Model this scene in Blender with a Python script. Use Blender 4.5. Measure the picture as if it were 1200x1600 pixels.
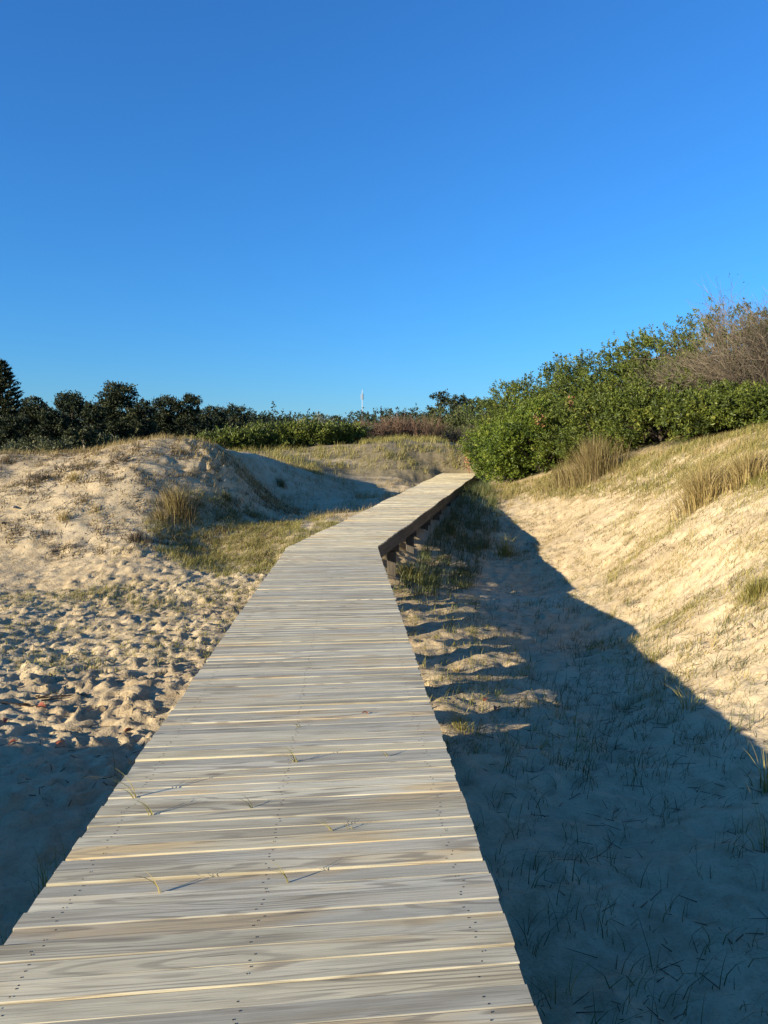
import bpy, math
import numpy as np
from mathutils import Vector, Matrix

for o in list(bpy.data.objects):
    bpy.data.objects.remove(o, do_unlink=True)
scene = bpy.context.scene
C = scene.collection
PI = math.pi
rad = math.radians

# ------------------------------------------------------------------ camera
EYE = 1.6                                   # metres above the near deck (deck top is z = 0)
cam_d = bpy.data.cameras.new('camera')
cam = bpy.data.objects.new('camera', cam_d)
C.objects.link(cam)
cam_d.sensor_fit = 'VERTICAL'
cam_d.sensor_height = 36
cam_d.lens = 27
cam_d.clip_start = 0.05
cam_d.clip_end = 6000
cam.location = (0, 0, EYE)
PITCH = math.atan(80 / 1200)
cam.rotation_euler = (PI / 2 - PITCH, 0, 0)
scene.camera = cam

# ------------------------------------------------------------------ sky and sun
SUN_EL, SUN_AZ = rad(13), rad(32)           # light travels to the right and away from the viewer
sun_dir = Vector((math.cos(SUN_AZ) * math.cos(SUN_EL), math.sin(SUN_AZ) * math.cos(SUN_EL), -math.sin(SUN_EL)))
world = bpy.data.worlds.new('World')
scene.world = world
world.use_nodes = True
wn = world.node_tree
wn.nodes.clear()
sky = wn.nodes.new('ShaderNodeTexSky')
sky.sky_type = 'NISHITA'
sky.sun_disc = False
sky.sun_elevation = SUN_EL
sky.sun_rotation = math.atan2(-sun_dir.x, -sun_dir.y)
sky.altitude = 0
sky.air_density = 1.3
sky.dust_density = 0.0
sky.ozone_density = 10.0
bg = wn.nodes.new('ShaderNodeBackground')
bg.inputs['Strength'].default_value = 0.105
wo = wn.nodes.new('ShaderNodeOutputWorld')
wn.links.new(sky.outputs[0], bg.inputs[0])
wn.links.new(bg.outputs[0], wo.inputs[0])
sun_l = bpy.data.lights.new('sun', 'SUN')
sun_l.energy = 5.0
sun_l.angle = rad(0.5)
sun_l.color = (1.0, 0.89, 0.71)
sun = bpy.data.objects.new('sun', sun_l)
C.objects.link(sun)
sun.rotation_euler = sun_dir.to_track_quat('-Z', 'Y').to_euler()
sun.location = (-40, -25, 30)
scene.view_settings.view_transform = 'Standard'
scene.view_settings.look = 'None'
scene.view_settings.gamma = 1.0
scene.view_settings.use_curve_mapping = False
scene.view_settings.exposure = 1.22

# ------------------------------------------------------------------ helpers
rng = np.random.default_rng(7)

def at(px, py, Y):
    """the place at depth Y that the photograph shows at that pixel (1200 x 1600)"""
    u = (px - 600) / 1200.0
    v = (800 - py) / 1200.0
    c, s = math.cos(PITCH), math.sin(PITCH)
    dy = c + v * s
    dz = -s + v * c
    return np.array([u / dy * Y, Y, EYE + dz / dy * Y])

def _hash(ix, iy, seed):
    h = (ix.astype(np.int64) * 374761393 + iy.astype(np.int64) * 668265263 + seed * 974634541) & 0xFFFFFFFF
    h = ((h ^ (h >> 13)) * 1274126177) & 0xFFFFFFFF
    return ((h ^ (h >> 16)) & 0xFFFF) / 65535.0

def noise(x, y, seed=0):
    ix = np.floor(x); iy = np.floor(y)
    fx = x - ix; fy = y - iy
    ux = fx * fx * fx * (fx * (fx * 6 - 15) + 10); uy = fy * fy * fy * (fy * (fy * 6 - 15) + 10)
    def g(ox, oy):
        a = _hash(ix + ox, iy + oy, seed) * 2 * PI
        return np.cos(a) * (fx - ox) + np.sin(a) * (fy - oy)
    a = g(0, 0); b = g(1, 0); c = g(0, 1); d = g(1, 1)
    return (a + (b - a) * ux + (c - a) * uy + (a - b - c + d) * ux * uy) * 1.5

def fbm(x, y, seed=0, oct=4):
    t = 0; amp = 1.0
    for i in range(oct):
        t = t + noise(x * 2 ** i, y * 2 ** i, seed + i * 17) * amp
        amp *= 0.5
    return t

def sstep(a, b, x):
    t = np.clip((x - a) / (b - a), 0, 1)
    return t * t * (3 - 2 * t)

def mesh_obj(name, V, faces, mats, parent=None, smooth=False, attr=None, fmat=None, loc=None):
    """V: (N,3); faces: list of int arrays, each (M,3) or (M,4)"""
    me = bpy.data.meshes.new(name)
    V = np.asarray(V, dtype=np.float32)
    fl = [np.asarray(f, dtype=np.int32) for f in faces if len(f)]
    me.vertices.add(len(V))
    me.vertices.foreach_set('co', V.ravel())
    loops = np.concatenate([f.ravel() for f in fl])
    sizes = np.concatenate([np.full(len(f), f.shape[1], dtype=np.int32) for f in fl])
    starts = np.concatenate([[0], np.cumsum(sizes)[:-1]]).astype(np.int32)
    me.loops.add(len(loops))
    me.loops.foreach_set('vertex_index', loops)
    me.polygons.add(len(sizes))
    me.polygons.foreach_set('loop_start', starts)
    me.polygons.foreach_set('loop_total', sizes)
    if fmat is not None:
        me.polygons.foreach_set('material_index', np.asarray(fmat, dtype=np.int32))
    me.polygons.foreach_set('use_smooth', np.full(len(sizes), smooth))
    if attr is not None:
        a = me.attributes.new('tint', 'FLOAT', 'POINT')
        a.data.foreach_set('value', np.asarray(attr, dtype=np.float32))
    me.update(calc_edges=True)
    for m in (mats if isinstance(mats, (list, tuple)) else [mats]):
        me.materials.append(m)
    o = bpy.data.objects.new(name, me)
    C.objects.link(o)
    if parent is not None:
        o.parent = parent
    if loc is not None:
        o.location = loc
    return o

def empty(name, loc, label=None, cat=None, group=None):
    o = bpy.data.objects.new(name, None)
    o.empty_display_size = 0.2
    C.objects.link(o)
    o.location = loc
    tag(o, label, cat, group)
    return o

def tag(o, label=None, cat=None, group=None, kind=None):
    if label: o['label'] = label
    if cat: o['category'] = cat
    if group: o['group'] = group
    if kind: o['kind'] = kind
    return o

class Geo:
    """collects vertex and face arrays"""
    def __init__(self):
        self.V = []; self.T = []; self.Q = []; self.A = []; self.n = 0
    def add(self, V, tris=None, quads=None, tint=None):
        if tris is not None and len(tris): self.T.append(np.asarray(tris) + self.n)
        if quads is not None and len(quads): self.Q.append(np.asarray(quads) + self.n)
        self.V.append(V)
        self.A.append(np.zeros(len(V)) if tint is None else tint)
        self.n += len(V)
    def build(self, name, mat, parent=None, smooth=False, origin=None):
        V = np.concatenate(self.V)
        if origin is not None: V = V - np.asarray(origin)
        f = []
        if self.T: f.append(np.concatenate(self.T))
        if self.Q: f.append(np.concatenate(self.Q))
        return mesh_obj(name, V, f, mat, parent, smooth, np.concatenate(self.A))

def norm(v):
    return v / np.maximum(np.linalg.norm(v, axis=-1, keepdims=True), 1e-9)

def add_leaves(g, P, D, L, W, tint, fold=0.25):
    """diamond leaves with a folded midrib: base P, direction D, length L, width W"""
    n = len(P)
    D = norm(D)
    R = rng.normal(size=(n, 3))
    S = norm(np.cross(D, R))
    N = np.cross(S, D)
    L = np.broadcast_to(L, (n,))[:, None]; W = np.broadcast_to(W, (n,))[:, None]
    mid = P + D * L * 0.5
    V = np.stack([P, mid + S * W * 0.5 + N * W * fold, P + D * L, mid - S * W * 0.5 + N * W * fold], 1).reshape(-1, 3)
    b = np.arange(n)[:, None] * 4
    T = np.concatenate([b + [0, 1, 2], b + [0, 2, 3]])
    g.add(V, tris=T, tint=np.repeat(tint, 4))

def add_blades(g, P, Hh, lean, W, tint, seg=4, curl=1.0):
    """grass blades: root P (n,3), height, lean vector (n,2) at the tip, width"""
    n = len(P)
    Hh = np.broadcast_to(Hh, (n,)); W = np.broadcast_to(W, (n,))
    ln = np.linalg.norm(lean, axis=1)
    dirn = np.column_stack([lean, np.zeros(n)])
    ang = rng.uniform(0, PI, n)
    side = np.column_stack([np.cos(ang), np.sin(ang), np.zeros(n)])
    rows = []
    for k in range(seg + 1):
        t = k / seg
        c = P + dirn * (t ** 1.9) + np.array([0, 0, 1.0]) * (Hh * (t - 0.38 * curl * np.minimum(ln / np.maximum(Hh, 1e-3), 1.6) * t ** 2.6))[:, None]
        if k < seg:
            w = (W * (1 - 0.75 * t))[:, None] * 0.5
            rows.append(c - side * w); rows.append(c + side * w)
        else:
            rows.append(c)
    m = 2 * seg + 1
    V = np.stack(rows, 1).reshape(-1, 3)
    b = np.arange(n)[:, None] * m
    Q = np.concatenate([b + [2 * k, 2 * k + 1, 2 * k + 3, 2 * k + 2] for k in range(seg - 1)])
    T = b + [2 * seg - 2, 2 * seg - 1, 2 * seg]
    g.add(V, tris=T, quads=Q, tint=np.repeat(tint, m))

def add_tubes(g, A, B, ra, rb, tint, sides=3):
    """tapered sticks from A to B"""
    n = len(A)
    ra = np.broadcast_to(ra, (n,))[:, None]; rb = np.broadcast_to(rb, (n,))[:, None]
    D = norm(B - A)
    U = np.where(np.abs(D[:, 2:3]) < 0.9, np.array([[0, 0, 1.0]]), np.array([[1.0, 0, 0]]))
    S = norm(np.cross(D, U)); N = np.cross(S, D)
    rows = []
    for k in range(sides):
        a = 2 * PI * k / sides
        o = S * math.cos(a) + N * math.sin(a)
        rows.append(A + o * ra)
    for k in range(sides):
        a = 2 * PI * k / sides
        o = S * math.cos(a) + N * math.sin(a)
        rows.append(B + o * rb)
    V = np.stack(rows, 1).reshape(-1, 3)
    m = 2 * sides
    b = np.arange(n)[:, None] * m
    Q = np.concatenate([b + [k, (k + 1) % sides, sides + (k + 1) % sides, sides + k] for k in range(sides)])
    g.add(V, quads=Q, tint=np.repeat(tint, m))

def box_arr(x0, x1, y0, y1, z0, z1):
    V = np.array([[x, y, z] for x in (x0, x1) for y in (y0, y1) for z in (z0, z1)], float)
    Q = np.array([[0, 1, 3, 2], [4, 6, 7, 5], [0, 4, 5, 1], [2, 3, 7, 6], [0, 2, 6, 4], [1, 5, 7, 3]])
    return V, Q

# ------------------------------------------------------------------ materials
def new_mat(name):
    m = bpy.data.materials.new(name)
    m.use_nodes = True
    nt = m.node_tree
    nt.nodes.clear()
    out = nt.nodes.new('ShaderNodeOutputMaterial')
    return m, nt, out

def nd(nt, typ, **kw):
    n = nt.nodes.new(typ)
    for k, v in kw.items():
        if k.startswith('i_'):
            n.inputs[k[2:].replace('_', ' ')].default_value = v
        else:
            setattr(n, k, v)
    return n

def ramp(nt, stops, fac=None):
    r = nt.nodes.new('ShaderNodeValToRGB')
    e = r.color_ramp.elements
    while len(e) < len(stops): e.new(0.5)
    for i, (p, c) in enumerate(stops):
        e[i].position = p
        e[i].color = (*c, 1) if len(c) == 3 else c
    if fac is not None: nt.links.new(fac, r.inputs[0])
    return r

def mixrgb(nt, a, b, fac, mode='MIX'):
    m = nt.nodes.new('ShaderNodeMix')
    m.data_type = 'RGBA'
    m.blend_type = mode
    for s, v in ((6, a), (7, b), (0, fac)):
        if hasattr(v, 'is_linked') or hasattr(v, 'links'):
            nt.links.new(v, m.inputs[s])
        else:
            m.inputs[s].default_value = v if not isinstance(v, tuple) else ((*v, 1) if len(v) == 3 else v)
    return m.outputs[2]

def math_n(nt, op, a, b=None, clamp=False):
    m = nt.nodes.new('ShaderNodeMath')
    m.operation = op; m.use_clamp = clamp
    for i, v in enumerate((a, b)):
        if v is None: continue
        if hasattr(v, 'links'): nt.links.new(v, m.inputs[i])
        else: m.inputs[i].default_value = v
    return m.outputs[0]

def leaf_mat(name, stops, trans=0.3, rough=0.55, spec=0.3):
    m, nt, out = new_mat(name)
    at_ = nd(nt, 'ShaderNodeAttribute', attribute_name='tint')
    r = ramp(nt, stops, at_.outputs['Fac'])
    p = nd(nt, 'ShaderNodeBsdfPrincipled', i_Roughness=rough)
    p.inputs['Specular IOR Level'].default_value = spec
    nt.links.new(r.outputs[0], p.inputs['Base Color'])
    t = nd(nt, 'ShaderNodeBsdfTranslucent')
    nt.links.new(r.outputs[0], t.inputs['Color'])
    mx = nd(nt, 'ShaderNodeMixShader')
    mx.inputs[0].default_value = trans
    nt.links.new(p.outputs[0], mx.inputs[1]); nt.links.new(t.outputs[0], mx.inputs[2])
    nt.links.new(mx.outputs[0], out.inputs[0])
    return m

M = {}
M['shrub'] = leaf_mat('coastal shrub leaf', [(0, (.024, .036, .008)), (.45, (.072, .098, .015)), (.85, (.15, .175, .025)), (1, (.22, .22, .04))], .25, .5, .3)
M['shrub_bright'] = leaf_mat('bright shrub leaf', [(0, (.034, .054, .010)), (.45, (.095, .14, .016)), (.85, (.18, .22, .025)), (1, (.25, .26, .04))], .3, .5, .3)
M['scrub'] = leaf_mat('olive scrub leaf', [(0, (.028, .040, .014)), (.5, (.070, .085, .022)), (1, (.14, .14, .045))], .25)
M['silver'] = leaf_mat('silvery leaf', [(0, (.08, .09, .06)), (1, (.26, .27, .20))], .2)
M['tree'] = leaf_mat('dark tree leaf', [(0, (.009, .014, .007)), (.5, (.026, .036, .014)), (1, (.085, .088, .032))], .15, .6, .2)
M['pale_tree'] = leaf_mat('pale tree leaf', [(0, (.035, .040, .018)), (.5, (.07, .08, .03)), (1, (.13, .125, .05))], .2)
M['far_tree'] = leaf_mat('far wood leaf', [(0, (.012, .020, .012)), (.5, (.028, .040, .018)), (1, (.065, .070, .030))], .15, .7, .15)
M['withered'] = leaf_mat('withered orange leaf', [(0, (.30, .13, .05)), (1, (.52, .28, .15))], .2, .7)
M['grass_green'] = leaf_mat('beach grass green', [(0, (.09, .095, .022)), (.4, (.20, .185, .042)), (.75, (.34, .285, .08)), (1, (.45, .35, .14))], .35, .5)
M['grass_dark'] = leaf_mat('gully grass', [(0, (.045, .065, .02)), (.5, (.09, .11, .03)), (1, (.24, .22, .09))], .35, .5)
M['grass_dry'] = leaf_mat('dry grass', [(0, (.13, .085, .035)), (.35, (.27, .20, .075)), (.75, (.42, .32, .12)), (1, (.50, .40, .20))], .3, .6)
M['grass_rust'] = leaf_mat('rusty tall grass', [(0, (.085, .055, .027)), (.4, (.19, .135, .055)), (.8, (.29, .235, .08)), (1, (.35, .31, .12))], .3, .6)
M['twig'] = leaf_mat('dry twig', [(0, (.030, .023, .016)), (.55, (.080, .062, .042)), (1, (.20, .16, .11))], .0, .8, .15)
M['twig_red'] = leaf_mat('reddish twig', [(0, (.055, .030, .020)), (.5, (.13, .075, .050)), (1, (.22, .15, .095))], .1, .8, .15)
M['bark'] = leaf_mat('bark', [(0, (.035, .027, .02)), (1, (.13, .10, .075))], .0, .85, .15)
M['pale_bark'] = leaf_mat('pale bark', [(0, (.22, .19, .15)), (1, (.42, .37, .30))], .0, .8, .2)
M['litter'] = leaf_mat('litter', [(0, (.020, .014, .010)), (.6, (.07, .045, .028)), (1, (.20, .13, .075))], .0, .85, .15)
M['red_leaf'] = leaf_mat('fallen red leaf', [(0, (.16, .035, .02)), (1, (.34, .11, .05))], .15, .6)

def sand_mat():
    m, nt, out = new_mat('dune sand')
    L = nt.links
    geo = nd(nt, 'ShaderNodeNewGeometry')
    pos = geo.outputs['Position']
    n1 = nd(nt, 'ShaderNodeTexNoise', i_Scale=0.35, i_Detail=5.0); L.new(pos, n1.inputs['Vector'])
    n2 = nd(nt, 'ShaderNodeTexNoise', i_Scale=5.0, i_Detail=6.0, i_Roughness=0.65); L.new(pos, n2.inputs['Vector'])
    n3 = nd(nt, 'ShaderNodeTexNoise', i_Scale=60.0, i_Detail=4.0, i_Roughness=0.7); L.new(pos, n3.inputs['Vector'])
    base = ramp(nt, [(.3, (.41, .31, .175)), (.5, (.49, .38, .22)), (.7, (.56, .445, .27))], n1.outputs[0]).outputs[0]
    v2 = ramp(nt, [(.32, (.70, .66, .60)), (.55, (1, 1, 1)), (.75, (1.06, 1.05, 1.0))], n2.outputs[0]).outputs[0]
    c = mixrgb(nt, base, v2, 0.8, 'MULTIPLY')
    v3 = ramp(nt, [(.30, (.55, .5, .45)), (.46, (1, 1, 1)), (1, (1.05, 1.05, 1.05))], n3.outputs[0]).outputs[0]
    c = mixrgb(nt, c, v3, 0.7, 'MULTIPLY')
    # plant litter and dark heavy grains in loose drifts
    vo = nd(nt, 'ShaderNodeTexVoronoi', i_Scale=26.0); L.new(pos, vo.inputs['Vector'])
    spot = ramp(nt, [(.06, (1, 1, 1)), (.14, (0, 0, 0))], vo.outputs['Distance']).outputs[0]
    n4 = nd(nt, 'ShaderNodeTexNoise', i_Scale=1.3, i_Detail=4.0); L.new(pos, n4.inputs['Vector'])
    msk = ramp(nt, [(.50, (0, 0, 0)), (.64, (.85, .85, .85))], n4.outputs[0]).outputs[0]
    c = mixrgb(nt, c, (.10, .065, .04), mixrgb(nt, spot, msk, 1.0, 'MULTIPLY'))
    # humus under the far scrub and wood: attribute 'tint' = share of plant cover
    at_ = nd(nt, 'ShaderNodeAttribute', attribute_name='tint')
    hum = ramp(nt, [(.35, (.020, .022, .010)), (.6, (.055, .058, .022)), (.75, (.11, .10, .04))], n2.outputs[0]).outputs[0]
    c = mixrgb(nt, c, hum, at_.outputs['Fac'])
    p = nd(nt, 'ShaderNodeBsdfPrincipled', i_Roughness=0.95)
    p.inputs['Specular IOR Level'].default_value = 0.15
    L.new(c, p.inputs['Base Color'])
    b1 = nd(nt, 'ShaderNodeBump', i_Strength=0.7, i_Distance=0.03); L.new(n2.outputs[0], b1.inputs['Height'])
    n5 = nd(nt, 'ShaderNodeTexNoise', i_Scale=22.0, i_Detail=5.0, i_Roughness=0.6); L.new(pos, n5.inputs['Vector'])
    b2 = nd(nt, 'ShaderNodeBump', i_Strength=0.8, i_Distance=0.014); L.new(n5.outputs[0], b2.inputs['Height']); L.new(b1.outputs[0], b2.inputs['Normal'])
    b3 = nd(nt, 'ShaderNodeBump', i_Strength=0.5, i_Distance=0.003); L.new(n3.outputs[0], b3.inputs['Height']); L.new(b2.outputs[0], b3.inputs['Normal'])
    L.new(b3.outputs[0], p.inputs['Normal'])
    L.new(p.outputs[0], out.inputs[0])
    return m
M['sand'] = sand_mat()

def wood_mat(name, tones, streak, knot, bump=0.5, rough=0.72, weather=False):
    """grain runs along the object's own X"""
    m, nt, out = new_mat(name)
    L = nt.links
    tc = nd(nt, 'ShaderNodeTexCoord')
    oi = nd(nt, 'ShaderNodeObjectInfo')
    off = nd(nt, 'ShaderNodeVectorMath', operation='SCALE'); off.inputs[0].default_value = (37.0, 11.0, 5.0)
    L.new(oi.outputs['Random'], off.inputs['Scale'])
    v0 = nd(nt, 'ShaderNodeVectorMath', operation='ADD'); L.new(tc.outputs['Object'], v0.inputs[0]); L.new(off.outputs[0], v0.inputs[1])
    def noise_n(scale, vec, detail=4, ro=.55, dist=0.0):
        mp = nd(nt, 'ShaderNodeVectorMath', operation='MULTIPLY'); mp.inputs[1].default_value = vec
        L.new(v0.outputs[0], mp.inputs[0])
        n = nd(nt, 'ShaderNodeTexNoise', i_Scale=scale, i_Detail=float(detail), i_Roughness=ro, i_Distortion=dist)
        L.new(mp.outputs[0], n.inputs['Vector'])
        return n.outputs[0]
    big = noise_n(1.0, (.9, 5, 5), 3)
    bandn = noise_n(1.0, (.8, 34, 34), 5, .6, .4)
    fine = noise_n(1.0, (4, 150, 150), 4, .6)
    col = ramp(nt, [(.34, tones[0]), (.46, tones[1]), (.56, tones[2]), (.66, tones[3])], big).outputs[0]
    if weather:
        wm = ramp(nt, [(.42, (0, 0, 0)), (.58, (.9, .9, .9))], noise_n(1.0, (1.4, .5, .5), 3)).outputs[0]
        col = mixrgb(nt, col, (.40, .345, .24), wm)
    # per plank tone
    pr = ramp(nt, [(0, (.74, .74, .75)), (.2, (1.0, 1.0, 1.0)), (.4, (1.06, 1.0, .86)), (.6, (.84, .83, .80)), (.8, (1.0, .98, .94)), (1, (1.16, 1.14, 1.08))], oi.outputs['Random']).outputs[0]
    col = mixrgb(nt, col, pr, 1.0, 'MULTIPLY')
    st = ramp(nt, [(.38, (1, 1, 1)), (.43, (0, 0, 0)), (.57, (0, 0, 0)), (.59, (.6, .6, .6)), (.61, (0, 0, 0))], bandn).outputs[0]
    st = mixrgb(nt, st, (.45, .45, .45), 1.0, 'MULTIPLY')
    col = mixrgb(nt, col, streak, st)
    # growth rings: contour lines of a slow field stretched along the board
    slow = noise_n(1.0, (.55, 6.5, 6.5), 2, .5, .25)
    ring = math_n(nt, 'SINE', math_n(nt, 'MULTIPLY', slow, 95.0))
    rm = ramp(nt, [(.62, (0, 0, 0)), (.90, (.6, .6, .6))], math_n(nt, 'ADD', math_n(nt, 'MULTIPLY', ring, .5), .5)).outputs[0]
    rsel = ramp(nt, [(.40, (0, 0, 0)), (.56, (1, 1, 1))], noise_n(1.0, (.8, 3, 3), 2)).outputs[0]
    col = mixrgb(nt, col, streak, mixrgb(nt, rm, rsel, 1.0, 'MULTIPLY'))
    fr = ramp(nt, [(.3, (.72, .71, .70)), (.5, (1, 1, 1)), (.7, (1.1, 1.1, 1.08))], fine).outputs[0]
    col = mixrgb(nt, col, fr, 0.8, 'MULTIPLY')
    # knots
    mp = nd(nt, 'ShaderNodeVectorMath', operation='MULTIPLY'); mp.inputs[1].default_value = (1.5, 5.0, 0.0)
    L.new(v0.outputs[0], mp.inputs[0])
    vo = nd(nt, 'ShaderNodeTexVoronoi', i_Scale=1.0, i_Randomness=1.0); L.new(mp.outputs[0], vo.inputs['Vector'])
    kn = ramp(nt, [(.045, (1, 1, 1)), (.075, (.35, .35, .35)), (.13, (0, 0, 0))], vo.outputs['Distance']).outputs[0]
    col = mixrgb(nt, col, knot, mixrgb(nt, kn, (.75, .75, .75), 1.0, 'MULTIPLY'))
    # a dusting of pale sand and grey weathering in uneven patches
    ds = noise_n(1.0, (3.0, 9.0, 9.0), 5, .65)
    dm = ramp(nt, [(.60, (0, 0, 0)), (.75, (.2, .2, .2))], ds).outputs[0]
    col = mixrgb(nt, col, (.56, .52, .44), dm)
    # fine drying checks
    chk = ramp(nt, [(.285, (.8, .8, .8)), (.315, (0, 0, 0))], noise_n(1.0, (2.6, 95, 95), 3, .5)).outputs[0]
    col = mixrgb(nt, col, (.07, .055, .04), chk)
    p = nd(nt, 'ShaderNodeBsdfPrincipled', i_Roughness=rough)
    p.inputs['Specular IOR Level'].default_value = 0.3
    L.new(col, p.inputs['Base Color'])
    hb = math_n(nt, 'ADD', math_n(nt, 'MULTIPLY', fine, 0.6), math_n(nt, 'MULTIPLY', bandn, 0.8))
    b = nd(nt, 'ShaderNodeBump', i_Strength=bump, i_Distance=0.003); L.new(hb, b.inputs['Height'])
    L.new(b.outputs[0], p.inputs['Normal'])
    L.new(p.outputs[0], out.inputs[0])
    return m
M['plank'] = wood_mat('weathered treated pine', [(.40, .345, .225), (.51, .46, .32), (.585, .53, .375), (.58, .45, .25)], (.19, .155, .105), (.16, .115, .075))
M['plank_edge'] = wood_mat('unweathered plank edge', [(.50, .36, .19), (.56, .41, .22), (.60, .46, .27), (.55, .38, .18)], (.30, .19, .09), (.22, .13, .07), weather=True)
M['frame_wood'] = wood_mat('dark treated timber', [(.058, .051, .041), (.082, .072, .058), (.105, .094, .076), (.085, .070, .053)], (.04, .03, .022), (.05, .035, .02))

def plain(name, col, rough=.6, metal=0.0, bump_scale=None):
    m, nt, out = new_mat(name)
    p = nd(nt, 'ShaderNodeBsdfPrincipled', i_Roughness=rough, i_Metallic=metal)
    tc = nd(nt, 'ShaderNodeTexCoord')
    n = nd(nt, 'ShaderNodeTexNoise', i_Scale=bump_scale or 20.0, i_Detail=4.0); nt.links.new(tc.outputs['Object'], n.inputs['Vector'])
    r = ramp(nt, [(.3, tuple(c * .7 for c in col)), (.7, tuple(min(1, c * 1.15) for c in col))], n.outputs[0])
    nt.links.new(r.outputs[0], p.inputs['Base Color'])
    b = nd(nt, 'ShaderNodeBump', i_Strength=.4, i_Distance=.01); nt.links.new(n.outputs[0], b.inputs['Height']); nt.links.new(b.outputs[0], p.inputs['Normal'])
    nt.links.new(p.outputs[0], out.inputs[0])
    return m
M['nail'] = plain('rusty nail head', (.06, .045, .035), .6, .4)
M['stone'] = plain('dark stone', (.075, .065, .055), .8)
M['grey_stone'] = plain('grey stone', (.30, .28, .24), .85)
M['shell'] = plain('white shell', (.78, .74, .68), .4)
M['mast'] = plain('white painted steel', (.5, .5, .5), .5)
M['panel'] = plain('antenna panel', (.35, .36, .37), .5)
M['driftwood'] = plain('dark driftwood', (.05, .038, .03), .9)

# ------------------------------------------------------------------ boardwalk lines
L_ED = np.array([[-1.0895, -1.2, 0.0], [-1.79, 13.97, 0.0], [2.70, 36.0, 1.0]])
R_ED = np.array([[0.60, -1.2, 0.0], [-0.12, 14.18, 0.0], [4.41, 36.0, 1.03]])
def edge_x(E, y):
    return np.interp(y, E[:, 1], E[:, 0])
def deck_z(y):
    y = np.asarray(y, float)
    return np.interp(y, [-5, 13.6, 14.6, 36, 40], [0, 0, 0.03, 1.02, 1.2]) + 0.012 * np.sin(y * 1.7) * sstep(15, 17, y) + 0.006 * np.sin(y * 0.9)

# ------------------------------------------------------------------ the sand
pts = []
def pz(px, py, Y): pts.append(at(px, py, Y))
def pw(x, y, z): pts.append(np.array([x, y, z], float))
# left flat
for x, y in [(-1.0, -2), (-4, -2), (-8, -2), (-12, -2), (-1.2, 4), (-3.5, 4), (-7, 5), (-1.3, 8), (-4, 9), (-8, 9), (-13, 8), (-1.6, 12), (-4, 13), (-8, 13.5), (-13, 13)]:
    pw(x, y, -1.0)
# left dune
for p in [(230, 692, 23), (150, 702, 23), (90, 714, 22.4), (0, 719, 22), (-160, 712, 22), (230, 770, 20), (100, 800, 18.8), (0, 800, 18.8), (-160, 795, 18.8),
          (0, 862, 17.3), (120, 865, 17.3), (230, 852, 17.6), (300, 695, 24.3), (350, 701, 25.6), (385, 708, 27.8), (412, 714, 30), (400, 745, 26.5), (300, 785, 20.5), (370, 800, 21.3), (350, 720, 22.9), (330, 703, 24), (305, 735, 21.9), (375, 742, 23.3), (335, 762, 21.0), (405, 768, 24.2),
          (430, 792, 23.8), (450, 765, 27), (560, 775, 29), (640, 762, 31.5), (560, 757, 31.5), (490, 730, 34), (560, 737, 34.5), (690, 738, 36), (600, 705, 36.5), (600, 690, 39), (700, 692, 40), (722, 712, 37),
          (400, 708, 36.5), (330, 699, 38), (300, 872, 18.3), (450, 833, 19.3), (540, 803, 21.8), (400, 895, 16.2)]:
    pz(*p)
pw(-8, 29, 0.9); pw(-14, 30, 0.6); pw(-12, 40, 1.2); pw(-20, 26, 0.6); pw(-22, 12, -0.6); pw(-4, 42, 2.4)
# right side
for p in [(3.23, 6.37, -.78), (3.5, 8.26, -.88), (4.04, 11.97, -1.07), (4.22, 16.73, -1.15), (1.69, 9.98, -1.1), (1.6, 11.87, -1.1), (1.78, 15.08, -1.15), (1.27, 8.06, -.98),
          (0.8, 2, -.98), (2.5, 2, -.85), (5, 2, -.45), (9, 1, .2), (0.8, -2, -.95), (5, -2, -.4), (1.0, 5, -1.0)]:
    pw(*p)
for p in [(1195, 1017, 8), (1195, 898, 10), (1195, 818, 12), (1195, 761, 14.2), (1195, 701, 17), (1195, 667, 19.4), (1050, 906, 13), (1050, 818, 16), (1050, 758, 19.2), (1050, 708, 22.6),
          (900, 850, 19.3), (900, 800, 22.3), (900, 742, 26.5), (800, 850, 22), (800, 790, 26), (748, 768, 31), (700, 858, 20), (655, 915, 16.5)]:
    pz(*p)
pw(10.8, 21, 2.45); pw(12.2, 25, 3.0); pw(8.5, 28, 2.0); pw(7, 34, 1.7); pw(15, 16, 2.4); pw(20, 30, 4.5); pw(10, 41, 2.6); pw(24, 18, 5); pw(8, 8, .65); pw(9, 11, 1.2); pw(14, 7, 1.9); pw(20, 5, 3)
pw(1.5, 23, -.2); pw(2.5, 28, .25); pw(0.9, 18.5, -.75); pw(-1.0, 18, -.30); pw(-.1, 22, .08); pw(.7, 26, .30); pw(-1.55, 15.5, -.7); pw(-0.5, 14, -1.02); pw(3.6, 36, .78); pw(5, 39, 1.7); pw(0, 42, 2.7); pw(4, 45, 2.4); pw(-8, 46, 1.9); pw(16, 46, 2.6); pw(-20, 46, 1.2)
pts = np.array(pts)
def tps_fit(P, lam=0.02):
    n = len(P)
    d = np.hypot(P[:, None, 0] - P[None, :, 0], P[:, None, 1] - P[None, :, 1])
    K = d * 1.0
    A = np.zeros((n + 3, n + 3))
    A[:n, :n] = -K + np.eye(n) * -lam * -1
    A[:n, n] = 1; A[:n, n + 1] = P[:, 0]; A[:n, n + 2] = P[:, 1]
    A[n, :n] = 1; A[n + 1, :n] = P[:, 0]; A[n + 2, :n] = P[:, 1]
    b = np.zeros(n + 3); b[:n] = P[:, 2]
    return np.linalg.lstsq(A, b, rcond=None)[0]
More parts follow.
